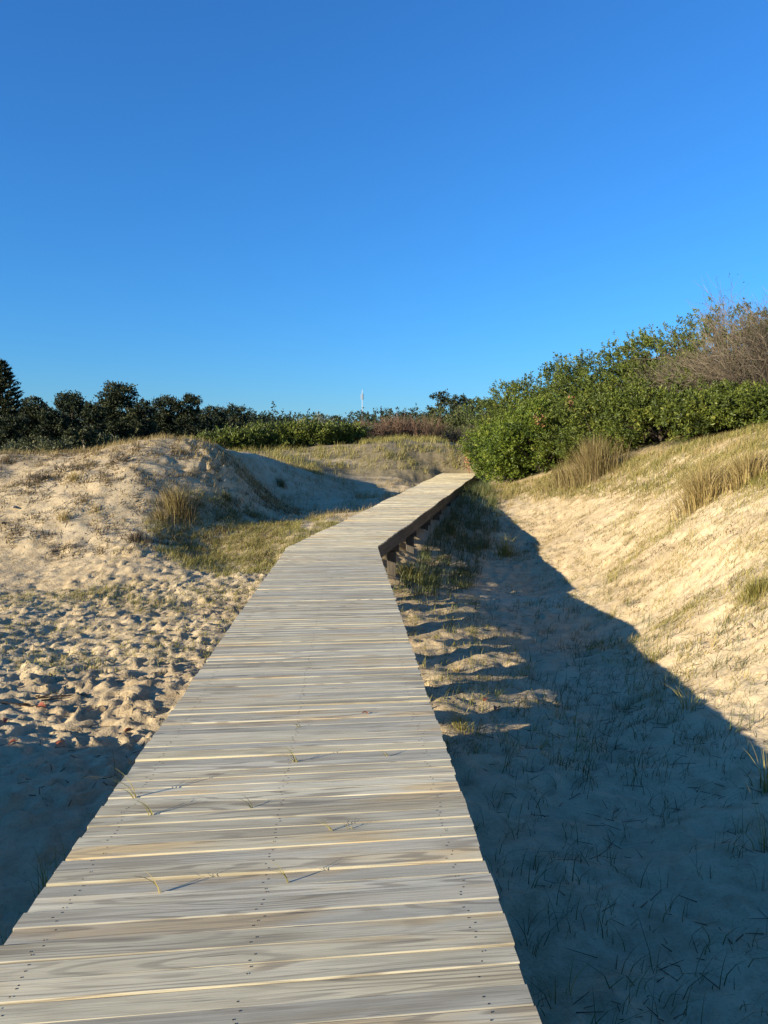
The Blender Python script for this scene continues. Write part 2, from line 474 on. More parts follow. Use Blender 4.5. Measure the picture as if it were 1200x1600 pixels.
# smoothed biharmonic-like kernel: sqrt(r2 + s2) keeps the dunes rounded
S2 = 1.2 ** 2
def fit(P):
    n = len(P)
    K = np.sqrt((P[:, None, 0] - P[None, :, 0]) ** 2 + (P[:, None, 1] - P[None, :, 1]) ** 2 + S2)
    A = np.zeros((n + 1, n + 1)); A[:n, :n] = K + np.eye(n) * -0.06; A[:n, n] = 1; A[n, :n] = 1
    b = np.zeros(n + 1); b[:n] = P[:, 2]
    return np.linalg.solve(A, b)
Wt = fit(pts)
def h_base(x, y):
    sh = x.shape
    xf = x.ravel(); yf = y.ravel()
    near = np.full(xf.shape, Wt[-1])
    xc = np.clip(xf, -24, 26); yc = np.clip(yf, -3, 48)
    for i in range(len(pts)):
        near += Wt[i] * np.sqrt((xc - pts[i, 0]) ** 2 + (yc - pts[i, 1]) ** 2 + S2)
    far = 2.0 + 11.4 * sstep(115, 320, yf) + 1.5 * noise(xf / 60, yf / 60, 5) + 2 * sstep(320, 420, yf)
    far = far * sstep(-900, 0, 1200 - np.abs(xf)) 
    t = sstep(43, 60, yf)
    z = near * (1 - t) + far * t
    # unseen sand bank, added on the left to shade sand around the near deck
    bank = sstep(3.8, 2.5, yf + 0.45 * noise(xf / 1.3, yf / 1.3, 3)) * sstep(-4.4, -6.4, xf + 0.5 * noise(yf / 1.1, xf * 0 + 2.5, 9))
    bank2 = sstep(2.0, 1.0, yf + np.clip(xf + 3.2, -1.7, 0) + 0.15 * noise(xf / 1.3, yf / 1.3, 13)) * sstep(-2.4, -4.8, xf + 0.2 * noise(yf / 1.1, xf * 0 + 4.5, 9))
    z = z + np.maximum(bank * (1.30 + 0.3 * noise(xf / 1.7, yf / 1.2, 11)), bank2 * (1.86 + 0.08 * noise(xf / 1.7, yf / 1.2, 15))) * sstep(-60, -20, xf)
    return z.reshape(sh)

def spaced(segs):
    out = []
    for a, b, d0, d1 in segs:
        x = a
        n = max(2, int(2 * abs(b - a) / (d0 + d1)))
        t = np.linspace(0, 1, n, endpoint=False)
        out.append(a + (b - a) * (d0 * t + (d1 - d0) * t * t / 2) / ((d0 + d1) / 2))
    return np.concatenate(out)
XS = np.concatenate([spaced([(-1500, -200, 100, 60), (-200, -30, 20, 3), (-30, -12, 1.2, .3), (-12, -6.5, .14, .06), (-6.5, 6.5, .047, .047), (6.5, 12, .07, .2), (12, 30, .4, 1.2), (30, 200, 4, 20), (200, 1500, 60, 100)]), [1500]])
YS = np.concatenate([spaced([(-120, -10, 20, 2), (-10, 1.5, .6, .12), (1.5, 9, .036, .048), (9, 19, .05, .085), (19, 32, .10, .16), (32, 48, .16, .4), (48, 110, 1, 4), (110, 440, 6, 14), (440, 3000, 100, 200)]), [3000]])
GX, GY = np.meshgrid(XS, YS)
Z = h_base(GX, GY)
# medium and small relief
fade = sstep(60, 40, GY) * sstep(40, 20, np.abs(GX))
Z += fade * 0.10 * fbm(GX / 2.6, GY / 2.6, 21, 3)
leftflat = sstep(-0.6, -1.6, GX) * sstep(18.5, 15.5, GY) * fade
dune = sstep(-0.6, -1.6, GX) * sstep(15.5, 18.0, GY) * sstep(30, 26, GY) * fade
right = sstep(-0.6, 0.4, GX) * fade
lum = fbm(GX / .36 + .3 * noise(GX, GY, 4), GY / .30, 31, 3)
rid = 1 - np.abs(noise(GX / .30, GY / .26, 41)) * 2.2
shade_calm = sstep(5.2, 7.2, GY)
Z += leftflat * (0.034 * lum + 0.024 * rid + 0.012 * noise(GX / .11, GY / .10, 43)) * (0.35 + 0.65 * shade_calm)
Z += dune * (0.045 * fbm(GX / .5 - GY / .7, GY / .32, 51, 4) + 0.025 * (1 - np.abs(noise(GX / .55, GY / .20, 57)) * 2))
Z += right * (0.034 * fbm(GX / .45 - GY / .9, GY / .3, 61, 4) + 0.018 * (1 - np.abs(noise(GX / .6 + GY / .9, GY / .22, 67)) * 2))
# footprints
def stamp(cx, cy, a, b, ang, depth):
    r = max(a, b) * 2.2
    i0, i1 = np.searchsorted(XS, [cx - r, cx + r]); j0, j1 = np.searchsorted(YS, [cy - r, cy + r])
    if i1 - i0 < 2 or j1 - j0 < 2: return
    x = XS[None, i0:i1] - cx; y = YS[j0:j1, None] - cy
    u = (x * math.cos(ang) + y * math.sin(ang)) / a; v = (-x * math.sin(ang) + y * math.cos(ang)) / b
    q = np.sqrt(u * u + v * v)
    Z[j0:j1, i0:i1] += depth * (-np.exp(-(q ** 3)) + 0.5 * np.exp(-((q - 1.45) / 0.38) ** 2))
for k in range(6200):
    x = rng.uniform(-9.5, -1.5); y = 5.2 + 12.8 * rng.uniform(0, 1) ** 0.9
    d = rng.uniform(.010, .034) * (0.6 if y > 15 else np.interp(y, [5, 9, 13], [1.15, 1.2, .95]))
    stamp(x, y, rng.uniform(.055, .125), rng.uniform(.038, .06), rng.uniform(0, PI), d)
for k in range(260):
    stamp(rng.uniform(-8, -1.2), rng.uniform(1.5, 6), rng.uniform(.11, .16), rng.uniform(.07, .1), rng.uniform(0, PI), rng.uniform(.01, .028))
for k in range(1500):
    x = rng.uniform(0.2, 9); y = rng.uniform(2, 24)
    stamp(x, y, rng.uniform(.10, .18), rng.uniform(.06, .11), rng.uniform(0, PI), rng.uniform(.008, .026))
for k in range(110):                       # a trodden track over the dune crest
    t = rng.uniform(0, 1)
    p = at(345 + (285 - 345) * t + rng.normal() * 16, 0, 21.5 + 3.5 * t)
    stamp(p[0], p[1], rng.uniform(.13, .2), rng.uniform(.09, .13), rng.uniform(1.0, 2.0), rng.uniform(.03, .055))
# keep the sand clear of the deck
xl = edge_x(L_ED, GY); xr = edge_x(R_ED, GY)
under = sstep(-0.35, 0.05, GX - xl) * sstep(-0.35, 0.05, xr - GX) * (GY > -1.4) * (GY < 36.2)
lim = deck_z(GY) - np.where(GY > 31, 0.10, 0.34)
Z = np.where(under > 0, np.minimum(Z, Z * (1 - under) + under * lim), Z)
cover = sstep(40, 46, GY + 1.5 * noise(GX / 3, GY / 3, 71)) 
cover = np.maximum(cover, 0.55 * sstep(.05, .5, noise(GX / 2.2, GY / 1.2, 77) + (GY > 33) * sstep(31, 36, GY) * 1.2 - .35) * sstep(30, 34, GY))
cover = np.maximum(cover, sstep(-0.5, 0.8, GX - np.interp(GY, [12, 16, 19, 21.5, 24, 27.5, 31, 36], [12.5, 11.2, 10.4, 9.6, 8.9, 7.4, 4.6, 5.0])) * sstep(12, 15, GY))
nx, ny = len(XS), len(YS)
idx = (np.arange(ny - 1)[:, None] * nx + np.arange(nx - 1)[None, :]).ravel()
Qg = np.column_stack([idx, idx + 1, idx + nx + 1, idx + nx])
ground = mesh_obj('sand_ground', np.column_stack([GX.ravel(), GY.ravel(), Z.ravel()]), [Qg], M['sand'], smooth=True, attr=cover.ravel())
tag(ground, kind='structure')

def hz(x, y):
    x = np.asarray(x, float); y = np.asarray(y, float)
    i = np.clip(np.searchsorted(XS, x) - 1, 0, nx - 2); j = np.clip(np.searchsorted(YS, y) - 1, 0, ny - 2)
    fx = (x - XS[i]) / (XS[i + 1] - XS[i]); fy = (y - YS[j]) / (YS[j + 1] - YS[j])
    return (Z[j, i] * (1 - fx) * (1 - fy) + Z[j, i + 1] * fx * (1 - fy) + Z[j + 1, i] * (1 - fx) * fy + Z[j + 1, i + 1] * fx * fy)
def on_deck(x, y, m=0.05):
    return (y > -1.4) & (y < 36.3) & (x > edge_x(L_ED, y) - m) & (x < edge_x(R_ED, y) + m)

# ------------------------------------------------------------------ the boardwalk
walk = empty('boardwalk', (0, 0, 0), 'long weathered grey plank boardwalk on posts, bending right across the sand', 'boardwalk')
def plank_geo(length_l, length_r, skew_l, skew_r, w, th, bow, twist):
    """cross-section with eased upper edges; ends cut along the deck's edge"""
    c = 0.003
    sec = [(-w / 2, -th), (-w / 2, -c), (-w / 2 + c, 0), (w / 2 - c, 0), (w / 2, -c), (w / 2, -th)]
    ts = [0, .33, .67, 1]
    V = []
    for t in ts:
        for (v, z) in sec:
            xa = -length_l + skew_l * v; xb = length_r + skew_r * v
            x = xa + (xb - xa) * t
            V.append((x, v + bow * (4 * t * (1 - t)), z + twist * v * (t - .5) * 2))
    Q = []; fm = []
    n = len(sec)
    for k in range(len(ts) - 1):
        for i in range(n):
            j = (i + 1) % n
            Q.append([k * n + i, (k + 1) * n + i, (k + 1) * n + j, k * n + j])
            fm.append(0 if i in (1, 2, 3) else 1)
    caps = []
    b = (len(ts) - 1) * n
    for q in ([0, 1, 4, 5], [1, 2, 3, 4]):
        caps.append(q); fm.append(1)
        caps.append([b + q[3], b + q[2], b + q[1], b + q[0]]); fm.append(1)
    return np.array(V), np.array(Q + caps), fm

PITCHW = 0.092
planks = []
y = -0.6
while y < 36.0:
    w = PITCHW * rng.uniform(.97, 1.03)
    if planks: y += (planks[-1][1] + w) / 2 + (rng.uniform(.003, .0065) if rng.random() < .12 else rng.uniform(.0006, .002))
    planks.append((y, w))
far_geo = Geo(); far_fm = []
nails = Geo()
centre = lambda yy: (edge_x(L_ED, yy) + edge_x(R_ED, yy)) / 2
first = next(i for i, (yy, _) in enumerate(planks) if yy > 1.7)
for i, (yc, w) in enumerate(planks):
    ang = rad(np.interp(yc, [0, 10, 14, 20, 36], [6.6, 6.2, 4.8, 3.0, 0.6])) + rng.normal() * .0012
    cx = centre(yc)
    # where the plank meets the two edges
    ta = math.tan(ang)
    def meet(E):
        x = edge_x(E, yc)
        for _ in range(4):
            x = edge_x(E, yc + (x - cx) * ta)
        return x
    xl_, xr_ = meet(L_ED), meet(R_ED)
    def skew(E, x):
        yy = yc + (x - cx) * ta
        sl = (edge_x(E, yy + .1) - edge_x(E, yy - .1)) / .2
        return (sl + ta) 
    ll = (cx - xl_) / math.cos(ang) + rng.normal() * .0035
    lr = (xr_ - cx) / math.cos(ang) + rng.normal() * .0035
    zz = float(deck_z(yc)) + rng.normal() * .0019
    V, Q, fm = plank_geo(ll, lr, skew(L_ED, xl_), skew(R_ED, xr_), w, 0.030, rng.normal() * .0015, rng.normal() * .035)
    mat = Matrix.Translation((cx, yc, zz)) @ Matrix.Rotation(ang, 4, 'Z') @ Matrix.Rotation(rng.normal() * .0022, 4, 'Y') @ Matrix.Rotation(rng.normal() * .012 - .002, 4, 'X')
    if first <= i < first + 300:
        o = mesh_obj('plank', V, [Q], [M['plank'], M['plank_edge'] if rng.random() < .18 else M['plank']], walk, fmat=fm)
        o.matrix_local = mat
    else:
        R = np.array(mat)
        far_geo.add(V @ R[:3, :3].T + R[:3, 3], quads=Q); far_fm += fm
    # nail heads: three across the plank over each joist
    if 1.5 < yc < 15:
        for fx in (-ll + .13, (lr - ll) / 2 - .02, lr - .13):
            for k, v in enumerate((-.028, 0.0, .028)):
                if rng.random() < .18: continue
                p = np.array(mat @ Vector((fx + rng.normal() * .010 + v * .12, v + rng.normal() * .004, 0.0012)))
                r = .0034
                a = np.arange(6) * PI / 3
                ring = np.column_stack([p[0] + r * np.cos(a), p[1] + r * np.sin(a), np.full(6, p[2])])
                nails.add(np.vstack([ring, [p + [0, 0, .0006]]]), tris=[[q, (q + 1) % 6, 6] for q in range(6)])
fo = mesh_obj('far_planks', np.concatenate(far_geo.V), [np.concatenate(far_geo.Q)], [M['plank'], M['plank']], walk, fmat=far_fm)
tag(fo, kind='stuff')
tag(nails.build('nail_heads', M['nail'], walk), kind='stuff')

def timber(name, A, B, w, h, mat='frame_wood', parent=walk, jitter=0.0):
    """a squared timber whose top centre line runs from A to B"""
    A = Vector(A); B = Vector(B)
    d = (B - A); L = d.length
    xax = d.normalized()
    up = Vector((0, 0, 1)) if abs(xax.z) < .9 else Vector((0, 1, 0))
    yax = up.cross(xax).normalized(); zax = xax.cross(yax)
    c = 0.008
    sec = [(-w / 2, -h + c), (-w / 2, -c), (-w / 2 + c, 0), (w / 2 - c, 0), (w / 2, -c), (w / 2, -h + c), (w / 2 - c, -h), (-w / 2 + c, -h)]
    V = [(x, v, z) for x in (-L / 2, L / 2) for v, z in sec]
    n = 8
    Q = [[i, n + i, n + (i + 1) % n, (i + 1) % n] for i in range(n)]
    caps = [[0, 1, 2, 3], [0, 3, 4, 5], [0, 5, 6, 7]]
    Q += caps + [[n + q for q in reversed(c_)] for c_ in caps]
    o = mesh_obj(name, np.array(V), [np.array(Q)], M[mat], parent)
    mid = (A + B) / 2
    o.matrix_local = Matrix(((xax.x, yax.x, zax.x, mid.x), (xax.y, yax.y, zax.y, mid.y), (xax.z, yax.z, zax.z, mid.z), (0, 0, 0, 1)))
    return o

def deck_pt(y, side, off=0.0):
    """a point on the right (+1) or left (-1) or middle (0) line of the deck"""
    if side == 0: return float(centre(y))
    E = R_ED if side > 0 else L_ED
    return float(edge_x(E, y)) + off
T0 = -0.042
# joists, in lengths that butt over the beams
cuts1 = [-0.6, 4.0, 8.0, 11.8, 14.1]
cuts2 = [14.2, 15.2, 18.0, 20.9, 23.9, 26.9, 29.9, 32.9, 35.9]
for cuts in (cuts1, cuts2):
    for a, b in zip(cuts[:-1], cuts[1:]):
        for side, off in ((-1, .07), (0, 0), (1, -.035)):
            nm = 'fascia_board' if side == 1 else 'joist'
            hh = (.20 if b < 14.15 else .25) if side == 1 else .16
            ya, yb = a + .006, b - .006
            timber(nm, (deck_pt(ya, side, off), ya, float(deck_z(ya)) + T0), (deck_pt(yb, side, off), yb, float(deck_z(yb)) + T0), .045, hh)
# bents: a cross beam on two posts
for yb in [0.8, 2.6, 4.4, 6.2, 8.0, 9.8, 11.6, 13.2, 14.45, 16.6, 18.9, 21.2, 23.5, 25.8, 28.1, 30.4]:
    z = float(deck_z(yb)) + T0 - (.203 if yb < 14.3 else .253)
    xa, xb = deck_pt(yb, -1, .02), deck_pt(yb, 1, -.02 if yb < 14 else -.06)
    tl = .03 if yb < 14 else -.12
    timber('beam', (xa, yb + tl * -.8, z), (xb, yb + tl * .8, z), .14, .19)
    for xp in ((xb - .62, xb - .16) if yb < 14 else (xa + .18, xb - .16)):
        g0 = float(hz(xp, yb)) - .4
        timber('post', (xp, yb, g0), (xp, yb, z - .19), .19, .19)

# ------------------------------------------------------------------ plants
def shoots(P, N, size, leaves, wmul=.42, up=.5):
    """rosettes of leaves: centre P, axis N"""
    n = len(P)
    ax = norm(N + np.array([0, 0, up]) + rng.normal(size=(n, 3)) * .3)
    Pr = np.repeat(P, leaves, 0); Ar = np.repeat(ax, leaves, 0)
    k = len(Pr)
    along = rng.uniform(-.2, 1, k)
    rd = norm(rng.normal(size=(k, 3)))
    D = Ar * (0.35 + .7 * along[:, None]) + norm(rd - Ar * np.sum(rd * Ar, 1, keepdims=True)) * (1.05 - .55 * along[:, None])
    s = np.repeat(np.broadcast_to(size, (n,)), leaves)
    return Pr + Ar * (along * s * 1.3)[:, None], D, s * rng.uniform(.75, 1.25, k)

def blob_points(n, c, r, shell=.35, low=-.35, seed_noise=.18):
    """points through the outer shell of a lumpy ellipsoid, with outward normals"""
    d = norm(rng.normal(size=(int(n * 2.2), 3)))
    d = d[d[:, 2] > low][:n]
    lump = 1 + seed_noise * (noise(d[:, 0] * 2.3 + c[0], d[:, 1] * 2.3 + d[:, 2] * 2.9 + c[1], 91) * 1.5 + .6 * noise(d[:, 0] * 5 + c[1], d[:, 1] * 5 + d[:, 2] * 6, 92))
    q = 1 - shell * rng.uniform(0, 1, len(d)) ** 1.6
    P = np.asarray(c) + d * np.asarray(r) * (lump * q)[:, None]
    return P, norm(d / np.asarray(r)), q

def stem_tree(g, base, tops, r0, tint0=.4, lean=.25, sides=5, kinks=4):
    """curved limbs from one base to the given points"""
    for tp in tops:
        tp = np.asarray(tp, float)
        prev = np.asarray(base, float)
        mid = (prev + tp) / 2 + rng.normal(size=3) * lean * np.linalg.norm(tp - prev) * .25
        mid[:2] = prev[:2] * .6 + mid[:2] * .4
        A = []; B = []; ra = []; rb = []
        for k in range(1, kinks + 1):
            t = k / kinks
            q = (1 - t) ** 2 * np.asarray(base) + 2 * t * (1 - t) * mid + t * t * tp
            A.append(prev); B.append(q); ra.append(r0 * (1 - .8 * (k - 1) / kinks)); rb.append(r0 * (1 - .8 * k / kinks)); prev = q
        add_tubes(g, np.array(A), np.array(B), np.array(ra), np.array(rb), np.clip(tint0 + rng.normal(size=len(A)) * .15, 0, 1), sides)

def shrub(name, label, x, y, top, rx, ry, mat, leaf=.085, n=1500, per=11, group=None, cat='shrub', sub=9, base=None, low=-.95, wither=None):
    gz = float(hz(x, y)) if base is None else base
    h = top - gz
    root = empty(name, (x, y, gz), label, cat, group)
    g = Geo(); s = Geo()
    # several leafy heads make the crown
    heads = [((0, 0, h * .48), (rx * .92, ry * .92, h * .47))]
    for k in range(sub):
        a = 2 * PI * (k + rng.uniform(-.3, .3)) / sub
        rr = rng.uniform(.5, .85)
        hh = h * (rng.uniform(.16, .34) if k % 2 else rng.uniform(.40, .62))
        heads.append(((math.cos(a) * rx * rr, math.sin(a) * ry * rr, hh), (rx * rng.uniform(.30, .5), ry * rng.uniform(.30, .5), min(hh * .95, h * rng.uniform(.2, .34)))))
    wts = np.array([r[0] * r[1] + r[2] * r[0] for _, r in heads]); wts /= wts.sum()
    for (c, r), wgt in zip(heads, wts):
        Pc, Nc, q = blob_points(int(n * wgt / 7) + 7, c, r, .30, low, .17)
        P = np.repeat(Pc, 9, 0) + rng.normal(size=(len(Pc) * 9, 3)) * (leaf * 1.25); N = norm(np.repeat(Nc, 9, 0) + rng.normal(size=(len(P), 3)) * .5)
        tc_ = np.repeat(rng.normal(.5, .17, len(Pc)), 9)
        kk = P[:, 2] > .02
        P = P[kk]; N = N[kk]; tc_ = tc_[kk]
        LP, LD, LS = shoots(P, N[:len(P)], leaf * rng.uniform(.8, 1.2, len(P)), per)
        tint = np.clip(np.repeat(tc_ + rng.normal(0, .1, len(P)), per) + rng.normal(0, .14, len(LP)), 0, 1)
        add_leaves(g, LP, LD, LS, LS * .42, tint)
    # loose shoots that break the outline
    for k in range(int((11 if leaf < .11 else 3) * rx)):
        c, r = heads[rng.integers(len(heads))]
        d = norm(rng.normal(size=3) + [0, 0, 1.0])
        p0 = np.array(c) + d * np.array(r) * .9
        ln = rng.uniform(.06, .2)
        m = 7
        t = np.linspace(.1, 1, m)
        P = p0 + (d + [0, 0, .5]) * ln * t[:, None]
        LP, LD, LS = shoots(P, np.tile(d, (m, 1)), leaf * .85, 4)
        add_leaves(g, LP, LD, LS, LS * .42, np.clip(rng.normal(.55, .2, len(LP)), 0, 1))
    stem_tree(s, (0, 0, -.1), [np.array(c) + [0, 0, r[2] * .3] for c, r in heads], .05 * max(1, rx / 1.5), .3)
    g.build('foliage', mat, root)
    s.build('stems', M['bark'], root)
    if wither:
        w = Geo()
        for (wx, wy, wz, k, rr) in wither:
            P = np.array([wx - x, wy - y, wz - gz]) + rng.normal(size=(k, 3)) * rr
            LP, LD, LS = shoots(P, np.tile([-.4, -.9, .3], (k, 1)), leaf * 1.05, 6)
            add_leaves(w, LP, LD, LS, LS * .45, rng.uniform(0, 1, len(LP)))
        o = w.build('withered_leaves', M['withered'], root)
        o['label'] = 'orange withered leaf clusters'
    return root

def twig_bush(name, label, x, y, top, rx, ry, mat, n=60, levels=3, leafmat=None, r0=.022, group=None, cat='dry bush', wind=(.35, .1), base=None, leafn=0, per=3):
    gz = float(hz(x, y)) if base is None else base
    h = top - gz
    root = empty(name, (x, y, gz), label, cat, group)
    g = Geo()
    a = rng.uniform(0, 2 * PI, n); q = np.sqrt(rng.uniform(0, 1, n))
    P = np.column_stack([np.cos(a) * q * rx * .45, np.sin(a) * q * ry * .45, np.full(n, -.05)])
    D = norm(np.column_stack([np.cos(a) * q * rx / h + wind[0] * .5, np.sin(a) * q * ry / h + wind[1] * .5, np.ones(n)]) + rng.normal(size=(n, 3)) * .16)
    Ls = h * rng.uniform(.36, .52, n)
    R = r0 * rng.uniform(.6, 1.3, n)
    tips = []
    for lv in range(levels):
        m = len(P)
        cur = P; d = D
        tint = np.clip(rng.normal(.45 + .12 * lv, .2, m), 0, 1)
        starts = []
        for sgm in range(3 if lv < levels - 1 else 2):
            d = norm(d + rng.normal(size=(m, 3)) * .16 + np.array([wind[0] * .1, wind[1] * .1, .06]))
            nxt = cur + d * (Ls / (3 if lv < levels - 1 else 2))[:, None]
            add_tubes(g, cur, nxt, R * (1 - .22 * sgm), R * (1 - .22 * (sgm + 1)), tint, 3)
            starts.append((nxt, d)); cur = nxt
        tips.append((cur, d))
        if lv == levels - 1: break
        NP = []; ND = []; NL = []; NR = []
        for (sp, sd), reps in zip(starts, (1, per - 1, per)):
            for _ in range(reps):
                NP.append(sp); ND.append(norm(sd + rng.normal(size=(m, 3)) * .42)); NL.append(Ls * rng.uniform(.42, .75, m)); NR.append(R * .52)
        P = np.concatenate(NP); D = np.concatenate(ND); Ls = np.concatenate(NL); R = np.concatenate(NR)
    g.build('twigs', mat, root)
    if leafmat and leafn:
        lg = Geo()
        tp = np.concatenate([t for t, _ in tips[-1:]])
        sel = tp[rng.integers(len(tp), size=leafn)] + rng.normal(size=(leafn, 3)) * .07
        add_leaves(lg, sel, rng.normal(size=(leafn, 3)) + [0, 0, .5], .07 * rng.uniform(.6, 1.3, leafn), .03, np.clip(rng.normal(.5, .2, leafn), 0, 1))
        lg.build('foliage', leafmat, root)
    return root

def tree(name, label, px, top_py, Y, half_px, mat, leaf=.24, n=3200, bark='bark', group=None, cat='tree', base=None, heads=9, low=.25, seed=None, fork=0.0, flat=.6):
    tp = at(px, top_py, Y)
    x = tp[0]; gz = float(hz(x, Y)) if base is None else base
    h = tp[2] - gz; rw = half_px / 1200 * Y
    root = empty(name, (x, Y, gz), label, cat, group)
    g = Geo(); s = Geo()
    hd = []
    for k in range(heads):
        t = k / max(1, heads - 1)
        zz = h * (low + (1 - low - .10) * t)
        spread = rw * (1 - .75 * max(0, t - .35)) * rng.uniform(.25, .8)
        a = k * 2.4 + rng.uniform(-.5, .5)
        r = rw * rng.uniform(.34, .55)
        rz = min(r * flat * rng.uniform(.8, 1.2), h - zz if t > .9 else 9)
        hd.append((np.array([math.cos(a) * spread, math.sin(a) * spread * .8, zz]), np.array([r, r, max(rz, .3)])))
    hd[-1][0][:2] *= .3
    hd[-1][0][2] = h - hd[-1][1][2]
    tot = sum(r[0] ** 2 for _, r in hd)
    for c, r in hd:
        # clumps on the head, leaves round each clump
        m = max(8, int(n * r[0] ** 2 / tot / 26))
        Pc, N, q = blob_points(m, c, r, .5, -.5, .3)
        k = 26
        P = np.repeat(Pc, k, 0) + rng.normal(size=(len(Pc) * k, 3)) * (r[0] * .17) * np.array([1, 1, .75])
        D = np.repeat(N, k, 0) + rng.normal(size=(len(P), 3)) * .8
        add_leaves(g, P, D, leaf * rng.uniform(.7, 1.3, len(P)), leaf * .55, np.clip(np.repeat(rng.normal(.45, .2, len(Pc)), k) + rng.normal(0, .12, len(P)), 0, 1))
    trunk_top = np.array([rng.normal() * rw * .12, 0, h * .62])
    tr = max(.10, h * .022)
    add_tubes(s, np.array([[0, 0, -.3], trunk_top * .5 + [rng.normal() * .15, 0, 0]]), np.array([trunk_top * .5, trunk_top]), np.array([tr, tr * .8]), np.array([tr * .8, tr * .45]), np.array([.4, .5]), 7)
    for c, r in hd:
        b = trunk_top * np.clip((c[2] - r[0] * .8) / trunk_top[2], .2, 1)
        stem_tree(s, b, [c + [0, 0, r[2] * .2]], tr * .4, .5)
    g.build('crown', mat, root)
    s.build('trunk', M[bark], root)
    return root

def araucaria(px, top_py, Y, half_px, label):
    tp = at(px, top_py, Y)
    x = tp[0]; gz = float(hz(x, Y)); h = tp[2] - gz; rw = half_px / 1200 * Y
    root = empty('norfolk_pine', (x, Y, gz), label, 'pine tree')
    g = Geo(); s = Geo()
    add_tubes(s, np.array([[0, 0, -.3]]), np.array([[0, 0, h]]), .28, .03, np.array([.3]), 8)
    for k in range(19):
        t = k / 18
        z0 = h * (.14 + .84 * t)
        ln = rw * (1 - t) ** .75 * rng.uniform(.9, 1.1) + .25
        nb = 7
        for b in range(nb):
            a = 2 * PI * (b + rng.uniform(-.2, .2)) / nb + k * .5
            d = np.array([math.cos(a), math.sin(a), .10 + .30 * t])
            A = np.array([0, 0, z0]); m = 9
            tt = np.linspace(0, 1, m + 1)
            line = A + d * ln * tt[:, None] + np.array([0, 0, 1.0]) * (ln * .16 * tt ** 2.5)[:, None]
            add_tubes(s, line[:-1], line[1:], .05 * (1 - tt[:-1] * .8), .05 * (1 - tt[1:] * .8), np.full(m, .3), 3)
            kk = int(70 * (ln / rw) + 18)
            u = rng.uniform(.18, 1, kk)
            P = A + d * ln * u[:, None] + np.array([0, 0, 1.0]) * (ln * .16 * u ** 2.5)[:, None] + rng.normal(size=(kk, 3)) * [.12, .12, .05]
            D = d + rng.normal(size=(kk, 3)) * [.5, .5, .25] + [0, 0, .5]
            add_leaves(g, P, D, rng.uniform(.28, .5, kk), .13, np.clip(rng.normal(.45, .2, kk), 0, 1))
    g.build('crown', M['tree'], root)
    s.build('trunk', M['bark'], root)
    return root

def px_x(px, Y): return (px - 600) / 1200 * Y
def zt(py, Y): return float(at(600, py, Y)[2])

# --- shrub thicket on the right-hand dune
GB = 'leafy shrubs of the thicket on the right dune'
front = [(800, 31.6, 660, 1.8, 'bright', 'bright green shrub at the far end of the boardwalk'),
         (846, 29.8, 622, 1.95, 'bright', 'light green shrub behind the tall rusty grass, with orange withered leaves'),
         (930, 27.9, 612, 2.1, 'shrub', 'dark green rounded shrub between the rusty grass and the light green shrub'),
         (1030, 25.9, 590, 2.0, 'shrub', 'broad dark green shrub in the middle of the front row, below the dry brush'),
         (1124, 23.9, 604, 1.9, 'shrub', 'dark green shrub above the fan of tall dry grass'),
         (1208, 22.4, 600, 1.75, 'shrub', 'dark green shrub at the right edge of the picture, below the dry brush')]
for px, Y, ty, r, mt, lb in front:
    wt = None
    if px == 846:
        a = at(893, 634, 27.9); b = at(845, 658, 27.9)
        wt = [(a[0], a[1], a[2], 9, .10), (b[0], b[1], b[2], 7, .09)]
    shrub('leafy_shrub', lb, px_x(px, Y), Y, zt(ty, Y), r, r * .95, M['shrub_bright'] if mt == 'bright' else M['shrub'], (.108 if px < 900 else .10), 1800, 8, GB, wither=wt)
back = [(803, 35.4, 592, 2.1, 'leafy shrub on the skyline at the low far end of the thicket'),
        (852, 33.2, 566, 2.2, 'leafy skyline shrub behind the light green one with orange leaves'),
        (918, 31.4, 540, 2.2, 'leafy skyline shrub midway up the thicket'),
        (985, 30.2, 516, 2.1, 'leafy skyline shrub left of the dry brush'),
        (1052, 29.0, 494, 2.0, 'tall leafy skyline shrub rising behind the left of the dry brush'),
        (1108, 28.0, 468, 2.0, 'tallest leafy skyline shrub, just left of the bare tree'),
        (884, 30.9, 594, 2.0, 'leafy shrub above the orange withered leaves, below the skyline'),
        (962, 29.3, 566, 2.1, 'leafy shrub in the middle of the thicket, between front row and skyline'),
        (1032, 27.9, 548, 1.9, 'leafy shrub touching the left end of the dry brush')]
for px, Y, ty, r, lb in back:
    shrub('leafy_shrub', lb, px_x(px, Y), Y, zt(ty, Y), r, r, M['shrub'], .10, 1900, 8, GB)
shrub('leafy_shrub', 'brownish leafy shrub at the right edge of the picture behind the bare tree', px_x(1225, 25), 25, zt(452, 25), 1.5, 1.5, M['scrub'], .10, 900, 8, GB)
# dry brush on the same dune
GD = 'dry brush of the thicket on the right dune'
for px, Y, ty, r, lb in [(1100, 26.0, 526, 1.4, 'dry brown brush at the left end of the leafless thicket'),
                         (1155, 24.9, 492, 1.5, 'dry brown brush in front of the bare tree'),
                         (1206, 23.8, 428, 1.7, 'tall pale dry brush at the right edge of the picture')]:
    twig_bush('dry_brush', lb, px_x(px, Y), Y, zt(ty, Y), r, r, M['twig'], 40, 4, M['scrub'], .026, GD, 'dry brush', (-.35, .05), leafn=500, per=2)
twig_bush('bare_tree', 'small leafless tree against the sky above the dry brush', px_x(1152, 27), 27, zt(440, 27), .9, .9, M['twig'], 5, 4, None, .035, None, 'bare tree', (.05, 0), per=3)

